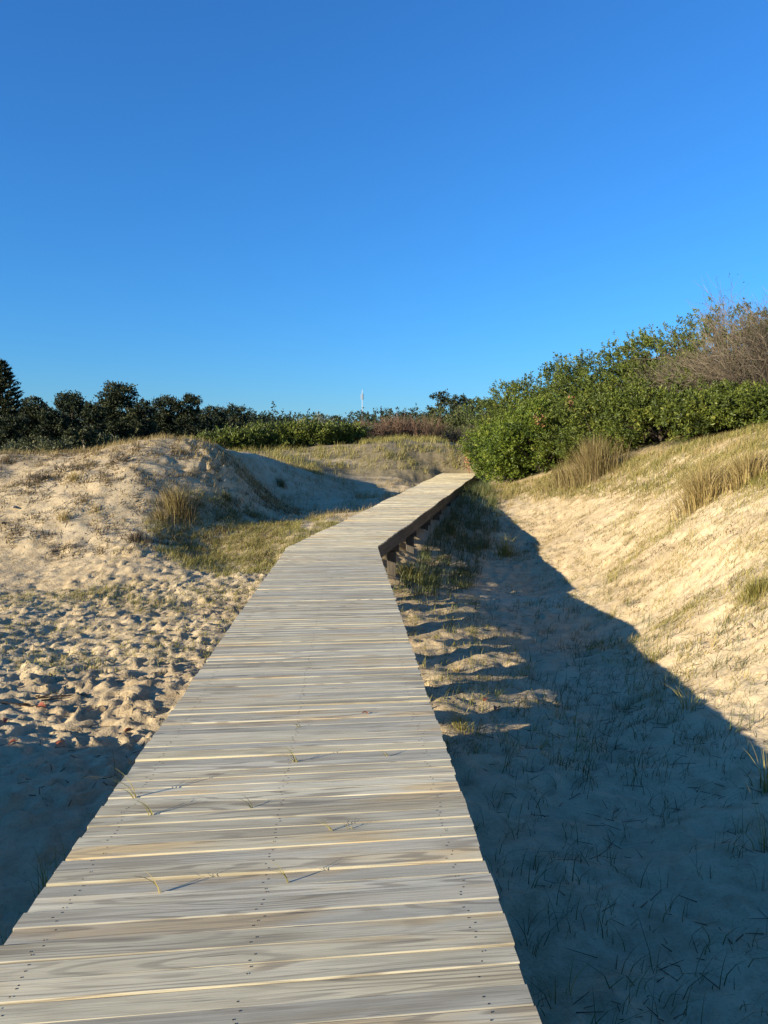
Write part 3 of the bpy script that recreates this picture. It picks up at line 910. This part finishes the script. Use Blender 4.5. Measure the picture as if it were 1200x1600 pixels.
# --- scrub on the far bank
GM = 'green shrubs beyond the hollow'
for px, Y, ty, r, lb in [(338, 37.5, 688, 1.0, 'low green shrub just right of the dune crest'),
                         (380, 38.5, 676, 1.3, 'green shrub second from the dune crest beyond the hollow'),
                         (428, 39.5, 666, 1.5, 'dark green shrub in the middle of the row beyond the hollow'),
                         (486, 40.0, 661, 1.6, 'rounded green shrub below the silvery bush'),
                         (532, 41.0, 668, 1.2, 'dark green shrub touching the reddish brush')]:
    shrub('green_shrub', lb, px_x(px, Y), Y, zt(ty, Y), r, r, M['shrub'], .13, 700, 8, GM)
shrub('silver_bush', 'silvery grey bush behind the green shrubs beyond the hollow', px_x(485, 48), 48, zt(650, 48), 1.3, 1.0, M['silver'], .12, 300, 9, None, 'bush')
GR = 'reddish dry brush on the far bank'
for px, Y, ty, r, lb in [(575, 44, 648, 1.3, 'reddish dry brush nearest the green shrubs'), (618, 45, 638, 1.4, 'tallest reddish dry brush, below and right of the mast'),
                         (660, 45, 642, 1.3, 'reddish dry brush at the right end of its row')]:
    twig_bush('reddish_brush', lb, px_x(px, Y), Y, zt(ty, Y), r, r, M['twig_red'], 38, 3, M['scrub'], .03, GR, 'dry brush', (.1, 0), leafn=350)
for px, Y, ty, r, lb in [(705, 46, 662, 1.1, 'greyish dry brush left of the boardwalk end'), (742, 44, 660, 1.0, 'greyish dry brush right above the boardwalk end')]:
    twig_bush('grey_brush', lb, px_x(px, Y), Y, zt(ty, Y), r, r, M['twig'], 34, 3, M['scrub'], .028, 'greyish brush above the boardwalk end', 'dry brush', (.1, 0), leafn=500)
for px, Y, ty, r, lb in [(690, 56, 640, 1.8, 'olive shrub behind the grey brush, left one'), (725, 54, 634, 1.9, 'olive shrub behind the grey brush, middle one'), (765, 50, 640, 1.7, 'olive shrub behind the grey brush, beside the leafy thicket')]:
    shrub('olive_shrub', lb, px_x(px, Y), Y, zt(ty, Y), r, r, M['scrub'], .17, 480, 8, 'olive shrubs above the boardwalk end')

# --- trees beyond the left dune
GT = 'dark trees beyond the left dune'
araucaria(2, 566, 80, 38, 'conical pine with upswept branches at the left edge of the picture')
for px, ty, Y, hw, n, lb in [(50, 622, 74, 27, 4200, 'round dark tree right beside the conical pine'),
                             (108, 613, 80, 27, 4200, 'dark tree with a ragged top between the round tree and the tallest one'),
                             (178, 598, 76, 36, 6500, 'tallest broad dark tree beyond the left dune'),
                             (222, 628, 74, 22, 2600, 'lower dark tree leaning on the right of the tallest one'),
                             (256, 622, 84, 28, 3400, 'spreading open-crowned tree second right of the tallest one'),
                             (296, 618, 84, 22, 3000, 'dark tree with a small raised tuft above the dune crest'),
                             (330, 635, 92, 24, 2600, 'low dark tree right of the dune crest'),
                             (366, 634, 98, 24, 2600, 'dark tree rightmost of the row beyond the left dune'),
                             (80, 640, 70, 24, 2600, 'low dark tree filling the gap below the ragged one'),
                             (142, 632, 70, 22, 2600, 'low dark tree at the left foot of the tallest one'),
                             (15, 650, 66, 24, 2600, 'low dark tree at the foot of the conical pine')]:
    tree('dark_tree', lb, px, ty, Y, hw * 1.2, M['tree'], .24, int(n * 2.0), 'bark', GT, low=.10, heads=15)
for px, ty, Y, hw, lb in [(112, 668, 48, 13, 'slender pale-trunked young tree, left of its pair'), (136, 666, 49, 16, 'slender pale-trunked young tree, right of its pair')]:
    tree('young_tree', lb, px, ty, Y, hw, M['pale_tree'], .15, 1800, 'pale_bark', 'young trees behind the left dune', low=.5, heads=6, flat=.9)
for px, Y, ty, r, lb in [(46, 47, 688, 1.3, 'pale green bush below the conical pine'), (20, 45, 700, .9, 'small pale bush at the left edge above the dune'), (160, 50, 680, 1.4, 'pale green bush right of the young trees'),
                         (92, 46, 694, .9, 'low pale bush left of the young trees'), (200, 48, 690, 1.2, 'low pale bush behind the dune crest')]:
    shrub('pale_bush', lb, px_x(px, Y), Y, zt(ty, Y), r, r, M['pale_tree'], .17, 220, 7, 'pale bushes behind the left dune', 'bush')
for px, ty, Y, hw, lb in [(690, 612, 100, 17, 'tallest tree on the skyline above the boardwalk end'), (716, 618, 96, 15, 'skyline tree right of the tallest one above the boardwalk end'),
                          (745, 623, 92, 18, 'dark skyline tree nearest the leafy thicket'), (772, 628, 84, 14, 'dark tree half hidden by the leafy thicket')]:
    tree('skyline_tree', lb, px, ty, Y, hw * 1.9, M['tree'] if Y < 150 else M['far_tree'], .3 if Y < 150 else .5, 3600, 'bark', 'trees on the skyline in the middle', low=.1, heads=10)

# --- the far wood on the hill: one mass
fw = Geo()
nt_ = 640
Yw = 88 + 245 * rng.uniform(0, 1, nt_) ** .9
Xw = px_x(rng.uniform(-150, 1350, nt_), Yw)
kp = ((px_x(330, Yw) < Xw) | (Yw > 90)) & ((Yw > 98) | (Xw > px_x(330, Yw)))
Xw = Xw[kp]; Yw = Yw[kp]
Zw = hz(Xw, Yw)
for x, y_, z in zip(Xw, Yw, Zw):
    # skyline of the wood stays just under the photograph's tree line
    hmax = np.interp(y_, [60, 120, 200, 330], [3.4, 6.2, 7.4, 7.6])
    h = hmax * rng.uniform(.65, 1.05)
    r = h * rng.uniform(.38, .62)
    lf = np.interp(y_, [60, 330], [.3, .75])
    k = int(np.interp(y_, [60, 150, 330], [400, 260, 130]))
    Pc, N, q = blob_points(max(9, k // 16), (x, y_, z + h * .58), (r, r, h * .45), .4, -.6, .38)
    P = np.repeat(Pc, 16, 0) + rng.normal(size=(len(Pc) * 16, 3)) * r * .11
    add_leaves(fw, P, np.repeat(N, 16, 0) + rng.normal(size=(len(P), 3)) * .8, lf * rng.uniform(.7, 1.3, len(P)), lf * .6, np.clip(np.repeat(rng.normal(.42, .2, len(Pc)), 16) + rng.normal(0, .1, len(P)) + rng.normal() * .1, 0, 1))
tag(fw.build('hillside_wood', M['far_tree']), 'dark wood covering the distant hill on the horizon', 'wood', kind='stuff')

# --- the mast on the hill
mp_ = at(566, 612, 340)
mb = float(hz(mp_[0], 340))
mast = empty('telecom_mast', (mp_[0], 340, mb), 'white telecom mast rising above the trees on the horizon', 'mast')
g = Geo()
mh = mp_[2] - mb
add_tubes(g, np.array([[0, 0, 0.]]), np.array([[0, 0, mh]]), .15, .12, np.array([.5]), 10)
g.build('pole', M['mast'], mast)
for k in range(3):
    a = k * 2 * PI / 3 - 1.2
    V, Q = box_arr(-.2, .2, -.1, .1, -1.2, 1.2)
    o = mesh_obj('antenna_panel', V, [Q], M['panel'], mast)
    o.location = (math.cos(a) * .5, math.sin(a) * .5, mh - 2.2); o.rotation_euler = (0, 0, a + PI / 2)
g = Geo()
a = np.arange(3) * 2 * PI / 3 - 1.2
for zz in (mh - 1.4, mh - 3.0):
    add_tubes(g, np.tile([[0, 0, zz]], (3, 1)), np.column_stack([np.cos(a) * .5, np.sin(a) * .5, np.full(3, zz)]), .07, .07, np.full(3, .5), 4)
add_tubes(g, np.array([[0, 0, mh - .1]]), np.array([[0, 0, mh + 1.0]]), .10, .05, np.array([.5]), 6)
g.build('bracket', M['mast'], mast)

# ------------------------------------------------------------------ grass
def scatter(n, x0, x1, y0, y1, keep=None):
    x = rng.uniform(x0, x1, n); y = rng.uniform(y0, y1, n)
    k = ~on_deck(x, y)
    if keep is not None: k &= keep(x, y)
    return x[k], y[k]
def clumped(n, per, x0, x1, y0, y1, rad_, keep=None):
    cx, cy = scatter(n, x0, x1, y0, y1, keep)
    x = np.repeat(cx, per) + rng.normal(size=len(cx) * per) * rad_; y = np.repeat(cy, per) + rng.normal(size=len(cx) * per) * rad_
    k = ~on_deck(x, y)
    return x[k], y[k]
def grass(g, x, y, h0, h1, w, bend=.6, wind=(.25, .12), tmean=.5, curl=1.0, sink=.01):
    n = len(x)
    if not n: return
    h = rng.uniform(h0, h1, n)
    a = rng.uniform(0, 2 * PI, n); q = np.abs(rng.normal(0, bend, n))
    lean = np.column_stack([np.cos(a) * q + wind[0], np.sin(a) * q + wind[1]]) * h[:, None]
    P = np.column_stack([x, y, hz(x, y) - sink])
    add_blades(g, P, h, lean, w * rng.uniform(.7, 1.3, n), np.clip(rng.normal(tmean, .22, n), 0, 1), 3 if h1 < .3 else 4, curl)
def nm(sc, seed, th=0.0): return lambda x, y: noise(x / sc, y / sc, seed) + .35 * rng.normal(size=len(x)) > th

# left patch beside the bend
g = Geo()
def patchL(x, y):
    px = 600 + x / y * 1200
    return (((px - 400) / 160) ** 2 + ((y - 18.6) / 3.0) ** 2 + .8 * noise(x / .8, y / .8, 5) < .9)
x, y_ = clumped(6000, 11, -7.5, -.4, 15.2, 22.5, .06, patchL)
grass(g, x, y_, .05, .20, .008, .9, tmean=.48)
x, y_ = clumped(2600, 8, -6, 1.5, 14.2, 25, .06, nm(1.3, 15, .05))
grass(g, x, y_, .04, .14, .008, 1.0, tmean=.62)
tag(g.build('low_grass', M['grass_green']), 'low green grass spreading over the sand left of the bend', 'grass', kind='stuff')
# thin creeping grass on the trodden sand
g = Geo()
for (cy, sy, n) in ((14.0, 1.1, 700), (10.2, 1.0, 420), (11.8, .8, 200)):
    cx = rng.uniform(-7.5, -1.9, n); cyy = cy + rng.normal(size=n) * sy * .5 + .25 * np.sin(cx * 2)
    x = np.repeat(cx, 7) + rng.normal(size=n * 7) * .05; yy = np.repeat(cyy, 7) + rng.normal(size=n * 7) * .05
    k = ~on_deck(x, yy)
    grass(g, x[k], yy[k], .03, .12, .010, 1.1, tmean=.5)
x, yy = clumped(60, 6, -2.2, -1.35, 3.2, 13.5, .03)
grass(g, x, yy, .08, .32, .006, .8, tmean=.6)
tag(g.build('sparse_grass', M['grass_green']), 'sparse grass shoots among the footprints on the left sand', 'grass', kind='stuff')
# dune face: dry wisps
g = Geo()
x, yy = clumped(1500, 9, -12, -2.6, 17.0, 25, .07, nm(1.1, 25, .08))
grass(g, x, yy, .06, .22, .007, .8, tmean=.45)
x, yy = clumped(260, 14, -11.5, -3.0, 22.4, 25.5, .09)
grass(g, x, yy, .10, .30, .008, .6, tmean=.5)
x, yy = clumped(1500, 10, -4.9, 2.2, 21, 33, .08, nm(1.3, 27, .05))
grass(g, x, yy, .08, .30, .009, .7, tmean=.4)
tag(g.build('dune_grass', M['grass_dry']), 'thin dry grass wisps on the left dune and hollow', 'grass', kind='stuff')
# low brown creeping plants on both dunes
g = Geo()
x, yy = clumped(3600, 11, -12.5, -2.6, 17.0, 25, .08, nm(.8, 28, .14))
grass(g, x, yy, .05, .18, .018, 1.2, tmean=.22)
x, yy = clumped(4200, 8, 2.6, 10.5, 8.0, 29, .06, lambda x, y: (noise(x / .7, y / .9, 29) + .2 * rng.normal(size=len(x)) > .18) & (hz(x, y) > -.95))
grass(g, x, yy, .03, .13, .012, 1.3, tmean=.35)
x, yy = clumped(500, 10, -9, -2, 12.5, 17.5, .06, nm(.9, 30, .1))
grass(g, x, yy, .03, .10, .008, 1.3, tmean=.4)
tag(g.build('creeping_plants', M['grass_rust']), 'low brown creeping plants dotted over the dunes', 'creeping plants', kind='stuff')
# far bank
g = Geo()
x, yy = clumped(2500, 10, -9, 6.0, 31.5, 42, .10, lambda x, y: (hz(x, y) > 1.0) & ((y < 38.0) | (x > -1.2)) & (noise(x / 1.4, y / 1.4, 35) + .3 * rng.normal(size=len(x)) > -.15))
grass(g, x, yy, .15, .42, .016, .5, tmean=.55)
x, yy = clumped(900, 10, -30, -7, 30, 46, .12)
grass(g, x, yy, .2, .5, .016, .5, tmean=.45)
tag(g.build('bank_grass', M['grass_green']), 'knee-high grass on the bank beyond the hollow', 'grass', kind='stuff')
# gully beside the far deck
g = Geo()
def gul(x, y):
    d = x - edge_x(R_ED, y)
    return (d > -.3) & (d < np.interp(y, [14.8, 17, 24, 31], [.7, 1.5, 1.7, .9])) & (y > 14.9)
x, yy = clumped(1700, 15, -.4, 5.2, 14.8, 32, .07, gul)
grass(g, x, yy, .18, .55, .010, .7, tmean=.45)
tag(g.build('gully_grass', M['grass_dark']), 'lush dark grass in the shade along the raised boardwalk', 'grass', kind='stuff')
# right slope: dry straw
g = Geo()
x, yy = clumped(6000, 9, 2.2, 10.5, 7.5, 29, .06, lambda x, y: (noise(x / 1.2, y / 1.6, 45) + .3 * rng.normal(size=len(x)) > -.02 - sstep(14, 24, y) * .12) & (hz(x, y) > -1.0))
grass(g, x, yy, .04, .17, .007, 1.2, wind=(.4, .1), tmean=.62)
def basebush2(x, y):
    px = 600 + x / y * 1200
    yb = np.interp(px, [750, 900, 1050, 1200], [29.8, 26.2, 22.0, 18.9])
    return (y < yb + 1) & (y > yb - np.interp(px, [750, 900, 1200], [1.5, 2.5, 5.0])) & (noise(x / .9, y / .9, 49) + .3 * rng.normal(size=len(x)) > -.08)
def basebush(x, y):
    px = 600 + x / y * 1200
    yb = np.interp(px, [750, 900, 1050, 1200], [29.8, 26.2, 21.8, 18.2])
    return (np.abs(y - yb + .9) < 2.1) & (noise(x / .55, y / .55, 48) + .25 * rng.normal(size=len(x)) > .0)
x, yy = clumped(4000, 9, 3.5, 11.2, 14.0, 31, .07, basebush)
grass(g, x, yy, .06, .34, .009, .8, wind=(.3, .1), tmean=.6)
tag(g.build('dry_slope_grass', M['grass_dry']), 'dry straw-coloured grass over the right sand slope', 'grass', kind='stuff')
g = Geo()
x, yy = clumped(15000, 6, 3.5, 11.2, 13.0, 31, .09, lambda x, y: basebush2(x, y))
grass(g, x, yy, .08, .28, .014, .8, wind=(.2, .1), tmean=.45)
x, yy = clumped(1300, 9, 2.6, 9.0, 8.0, 24, .08, nm(1.4, 47, .14))
grass(g, x, yy, .06, .22, .008, .9, wind=(.4, .1), tmean=.45)
x, yy = clumped(7000, 6, 2.8, 8.8, 7.5, 20, .09, lambda x, y: (x / y > .27) & (hz(x, y) > -.8) & (noise(x / .9, y / 1.1, 50) + .25 * rng.normal(size=len(x)) > .05))
grass(g, x, yy, .05, .2, .008, 1.0, wind=(.3, .1), tmean=.65)
x, yy = clumped(260, 7, .3, 1.9, 6.5, 15.5, .05)
grass(g, x, yy, .06, .22, .007, .9, tmean=.6)
tag(g.build('slope_grass', M['grass_green']), 'yellow-green grass shoots scattered over the right slope', 'grass', kind='stuff')
# foreground shade
g = Geo()
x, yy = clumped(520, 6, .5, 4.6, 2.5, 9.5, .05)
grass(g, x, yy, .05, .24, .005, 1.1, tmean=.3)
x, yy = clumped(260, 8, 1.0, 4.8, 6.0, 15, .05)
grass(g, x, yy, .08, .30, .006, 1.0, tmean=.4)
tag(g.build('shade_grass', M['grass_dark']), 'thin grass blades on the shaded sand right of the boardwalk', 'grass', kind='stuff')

# single tufts one can point at
def tuft(label, x, y, n, h0, h1, spread, mat, bend=.5, wind=(-.08, .02), w=.008, group='grass tufts', name='grass_tuft', tmean=.5, curl=1.0):
    z = float(hz(x, y))
    g = Geo()
    q = np.minimum(np.abs(rng.normal(0, .6, n)), 1.25) * spread; a = rng.uniform(0, 2 * PI, n)
    h = rng.uniform(h0, h1, n) * (1.1 - .35 * np.minimum(q / spread, 1.4))
    P = np.column_stack([np.cos(a) * q, np.sin(a) * q, np.zeros(n)])
    P[:, 2] = hz(x + P[:, 0], y + P[:, 1]) - z - .01
    lean = (np.column_stack([np.cos(a), np.sin(a)]) * (np.abs(rng.normal(.5, .35, n)) * bend)[:, None] + rng.normal(size=(n, 2)) * .12 + np.array(wind)) * h[:, None]
    add_blades(g, P, h, lean, w * rng.uniform(.7, 1.3, n), np.clip(rng.normal(tmean, .22, n), 0, 1), 5, curl)
    o = g.build(name, M[mat])
    o.location = (x, y, z)
    return tag(o, label, 'grass tuft', group)
def gp(px, py, z0=None):
    """ground point seen at that pixel"""
    ys = np.linspace(3, 45, 4000)
    P = np.array([at(px, py, 1.0)]) - [0, 0, EYE]
    xs = P[0, 0] * ys; zs = EYE + P[0, 2] * ys
    k = np.argmax(zs < hz(xs, ys))
    return xs[k], ys[k]
tufts = [
    (278, 802, 700, .35, .85, .42, 'grass_rust', .5, 'brown wiry tuft standing on the face of the left dune'),
    (250, 812, 160, .15, .4, .28, 'grass_rust', .7, 'low brown tuft at the left foot of the wiry dune tuft'),
    (212, 845, 200, .12, .35, .25, 'twig', .9, 'dark brown withered tuft low on the left dune'),
    (100, 812, 110, .12, .32, .2, 'grass_dry', .8, 'small dry tuft halfway up the left dune face'),
    (150, 800, 90, .10, .25, .2, 'grass_rust', .9, 'small dark tuft right of the dry one on the dune face'),
    (115, 750, 160, .12, .3, .2, 'grass_dry', .8, 'dry tuft high on the left dune'),
    (355, 780, 150, .12, .35, .2, 'grass_dark', .8, 'green-brown tuft at the edge of the dune shadow'),
    (440, 760, 130, .2, .45, .2, 'grass_dark', .6, 'grassy tuft inside the shadowed hollow'),
    (925, 748, 1500, .7, 1.6, .85, 'grass_rust', .35, 'tall rusty grass clump in front of the dark shrubs'),
    (880, 758, 600, .4, 1.0, .6, 'grass_rust', .45, 'shorter rusty grass clump left of the tall one'),
    (1095, 786, 1000, .45, 1.05, .5, 'grass_dry', .8, 'fan of tall dry grass on the right slope'),
    (1165, 752, 800, .35, .8, .42, 'grass_dry', .6, 'dry grass clump right of the fan, near the picture edge'),
    (1180, 930, 520, .14, .34, .26, 'grass_green', .9, 'yellow-green grass patch at the right edge of the sunlit slope'),
    (1020, 1035, 60, .18, .42, .10, 'grass_green', 1.0, 'arching grass tuft on the edge of the boardwalk shadow'),
    (955, 965, 40, .15, .32, .10, 'grass_green', 1.0, 'small arching tuft on the shadow edge, up the slope'),
    (1075, 1110, 26, .18, .38, .12, 'grass_green', 1.2, 'thin arching blades in the shade near the shadow edge'),
    (1195, 1240, 34, .22, .5, .08, 'grass_green', 1.0, 'bright arching tuft at the right edge of the shade'),
    (1195, 1330, 16, .25, .5, .08, 'grass_green', 1.2, 'few long blades at the right edge, below the bright tuft'),
    (790, 868, 200, .3, .7, .22, 'grass_green', .9, 'long-bladed tuft at the corner of the gully shade'),
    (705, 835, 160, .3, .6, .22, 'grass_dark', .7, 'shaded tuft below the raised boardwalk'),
    (640, 905, 260, .2, .5, .26, 'grass_green', .7, 'sunlit tuft beside the post at the bend'),
    (768, 790, 90, .25, .5, .2, 'grass_dark', .9, 'arching tuft beneath the bright green shrub'),
    (70, 1400, 26, .15, .38, .05, 'grass_green', 1.0, 'pale arching tuft against the left edge of the near boardwalk'),
    (10, 1500, 40, .12, .3, .10, 'grass_green', .9, 'low tuft in the bottom left corner'),
    (720, 1140, 90, .08, .24, .16, 'grass_green', .9, 'short tuft in the nearest sunlit patch right of the deck'),
    (715, 1050, 30, .08, .2, .06, 'grass_dry', .9, 'dry shoots in the second sunlit patch right of the deck'),
    (870, 1560, 9, .15, .3, .08, 'grass_green', 1.3, 'single long blade by the bottom right of the deck'),
]
for px, py, n, h0, h1, sp, mt, bd, lb in tufts:
    x, y_ = gp(px, py)
    tuft(lb, x, y_, n, h0, h1, sp, mt, bd, w=.013 if y_ > 14 else .006)
# small dead brush lying at the dune top, left
for px, py, r, lb in [(105, 735, .5, 'low dry twiggy brush at the left dune top'), (60, 752, .35, 'dry twiggy brush trailing down the left dune'), (190, 722, .45, 'dry twiggy brush right of the dip in the dune top')]:
    x, y_ = gp(px, py)
    twig_bush('dune_brush', lb, x, y_, float(hz(x, y_)) + .35, r, r, M['twig'], 16, 3, None, .012, 'dry twigs on the left dune top', 'dry brush', (.3, .1))

# sprouts growing through the gaps of the deck
def deck_at(px, py):
    P = at(px, py, 1.0) - [0, 0, EYE]
    t = -EYE / P[2]
    return P[0] * t, t
sprouts = [(238, 1273, 5, .10, .16, 'curled grass sprout with a hooked shadow near the left deck edge'), (213, 1246, 6, .14, .26, 'arching sprout leaning over the left deck edge'),
           (397, 1262, 6, .05, .09, 'tiny upright sprout on the deck right of the curled one'), (463, 1190, 7, .08, .14, 'branching dry sprout in the middle of the deck'),
           (251, 1396, 4, .12, .18, 'long hooked dry sprout low on the left of the deck'), (452, 1378, 4, .08, .13, 'forked dry sprout low in the middle of the deck'),
           (520, 1298, 4, .05, .10, 'flat dry sprout near the middle of the deck'), (552, 1296, 4, .03, .06, 'smallest sprout, right of the flat one on the deck'),
           (606, 1181, 4, .05, .09, 'curled straw lying right of the middle of the deck'), (470, 1135, 5, .03, .07, 'pale straw bit high in the middle of the deck')]
for px, py, n, h0, h1, lb in sprouts:
    x, y_ = deck_at(px, py)
    g = Geo()
    h = rng.uniform(h0, h1, n)
    a = rng.uniform(PI * .75, PI * 1.25, n)
    lean = np.column_stack([np.cos(a), np.sin(a) * .5]) * (h * rng.uniform(.5, 1.3, n))[:, None]
    add_blades(g, np.column_stack([rng.normal(size=n) * .008, rng.normal(size=n) * .004, np.full(n, -.03)]), h + .03, lean, .0055, np.clip(rng.normal(.75, .15, n), 0, 1), 6, 1.3)
    o = g.build('grass_sprout', M['grass_green'])
    o.location = (x, y_, float(deck_z(y_)))
    tag(o, lb, 'sprout', 'sprouts growing between the deck planks')

# ------------------------------------------------------------------ litter and small things
g = Geo()
def sticks(n, x0, x1, y0, y1, l0, l1, r, keep=None, tm=.45):
    x, yy = scatter(n, x0, x1, y0, y1, keep)
    m = len(x)
    a = rng.uniform(0, PI, m); l = rng.uniform(l0, l1, m)
    dx = np.cos(a) * l; dy = np.sin(a) * l
    A = np.column_stack([x, yy, hz(x, yy) + .004]); B = np.column_stack([x + dx, yy + dy, hz(x + dx, yy + dy) + rng.uniform(.002, .02, m)])
    k = ~on_deck(B[:, 0], B[:, 1])
    add_tubes(g, A[k], B[k], r, r * .6, np.clip(rng.normal(tm, .25, k.sum()), 0, 1), 3)
sticks(2600, -8, -1.4, 5.5, 17, .02, .10, .004, nm(1.5, 81, .05))
sticks(2600, -12, -3, 17, 25, .04, .20, .005, nm(1.2, 83, .05))
sticks(5200, .4, 9.5, 2.5, 24, .03, .16, .003, nm(1.1, 85, -.05), .5)
sticks(700, .5, 4.5, 2.4, 9, .04, .16, .0022, nm(.8, 86, .1), .3)
tag(g.build('twig_litter', M['litter']), 'scattered dry twigs and plant litter on the sand', 'litter', kind='stuff')

def leaf_thing(label, x, y, z, s, mat='red_leaf', name='fallen_leaf', group='fallen reddish leaves'):
    n = 7
    t = np.linspace(0, 1, n)
    wv = np.sin(PI * t ** .8) * .26 * s
    cz = .22 * s * np.sin(PI * t) 
    V = np.concatenate([np.column_stack([(t - .5) * s, wv, cz + np.abs(wv) * .5]), np.column_stack([(t - .5) * s, 0 * t, cz * .8]), np.column_stack([(t - .5) * s, -wv, cz + np.abs(wv) * .35])])
    Q = [[k, k + 1, n + k + 1, n + k] for k in range(n - 1)] + [[n + k, n + k + 1, 2 * n + k + 1, 2 * n + k] for k in range(n - 1)]
    o = mesh_obj(name, V, [np.array(Q)], M[mat], smooth=True, attr=np.full(len(V), rng.uniform(0, 1)))
    o.location = (x, y, z + .004); o.rotation_euler = (rng.normal() * .25, rng.normal() * .2, rng.uniform(0, 6.28))
    return tag(o, label, 'fallen leaf', group)
for px, py, s, lb in [(65, 1106, .13, 'largest reddish leaf lying on the trodden left sand'), (95, 1163, .10, 'reddish leaf near the edge of the bottom left shade'), (20, 1163, .10, 'reddish leaf below the dark twigs at the left edge'),
                      (200, 1145, .09, 'reddish leaf right of the others on the left sand'), (8, 1128, .09, 'reddish leaf at the very left edge of the sand'), (776, 1110, .14, 'orange-brown leaf in the nearest sunlit patch right of the deck'), (758, 1095, .10, 'paler curled leaf beside the orange-brown one right of the deck')]:
    x, y_ = gp(px, py)
    leaf_thing(lb, x, y_, float(hz(x, y_)), s)
x, y_ = deck_at(570, 1115); leaf_thing('small dark red leaf lying on the deck planks', x, y_, float(deck_z(y_)), .05, group=None)

def pebble(name, label, x, y, s, mat, cat='stone', sq=.55):
    import bmesh
    bm = bmesh.new()
    bmesh.ops.create_icosphere(bm, subdivisions=2, radius=s)
    for v in bm.verts:
        f = 1 + .18 * math.sin(v.co.x / s * 3 + x * 7) + .14 * math.cos(v.co.y / s * 4 + y)
        v.co = Vector((v.co.x * f * 1.25, v.co.y * f * .9, v.co.z * sq * f))
    me = bpy.data.meshes.new(name); bm.to_mesh(me); bm.free()
    for p in me.polygons: p.use_smooth = True
    me.materials.append(M[mat])
    o = bpy.data.objects.new(name, me); C.objects.link(o)
    o.location = (x, y, float(hz(x, y)) + s * sq * .45); o.rotation_euler = (0, 0, rng.uniform(0, 3))
    return tag(o, label, cat)
x, y_ = gp(5, 818); pebble('stone', 'dark stone on the dune face at the left edge of the picture', x, y_, .055, 'stone')
x, y_ = gp(23, 793); pebble('stone', 'flat pale grey stone above the dark one on the dune face', x, y_, .09, 'grey_stone', sq=.3)
x, y_ = gp(84, 862); pebble('stone', 'small dark stone low on the left dune face', x, y_, .04, 'stone')
x, y_ = gp(772, 804); pebble('shell', 'small white shell on the sand at the top of the gully', x, y_, .055, 'shell', 'shell', .5)
# withered branch at the boardwalk end
p = at(735, 722, 35.2)
wb = empty('withered_branch', (p[0], 35.6, float(deck_z(35.6))), 'orange withered leafy twig at the end of the boardwalk, against the bright shrub', 'twig')
g = Geo(); s = Geo()
tipz = .75
add_tubes(s, np.array([[0, 0, 0.]]), np.array([[-.12, 0, tipz]]), .015, .006, np.array([.5]), 5)
P = np.array([0, 0, .1]) + np.array([-.12, 0, tipz]) * rng.uniform(0, 1, 26)[:, None] + rng.normal(size=(26, 3)) * .06
LP, LD, LS = shoots(P, np.tile([-.3, -.8, .1], (26, 1)), .12, 3)
add_leaves(g, LP, LD, LS, LS * .45, rng.uniform(0, 1, len(LP)))
g.build('leaves', M['withered'], wb); s.build('stem', M['twig'], wb)
# dark twigs on the left sand
x, y_ = gp(30, 1100)
dw = Geo()
for k in range(14):
    a = rng.uniform(-.4, .4); l = rng.uniform(.1, .3)
    A = np.array([[rng.normal() * .22, rng.normal() * .1, .02 + rng.uniform(0, .04)]])
    B = A + np.array([[math.cos(a) * l, math.sin(a) * l, rng.normal() * .015]])
    add_tubes(dw, A, B, .010, .005, np.array([rng.uniform(0, .5)]), 5)
o = dw.build('twig_heap', M['litter']); o.location = (x, y_, float(hz(x, y_)))
tag(o, 'heap of dark twigs on the trodden sand at the left edge', 'twigs')
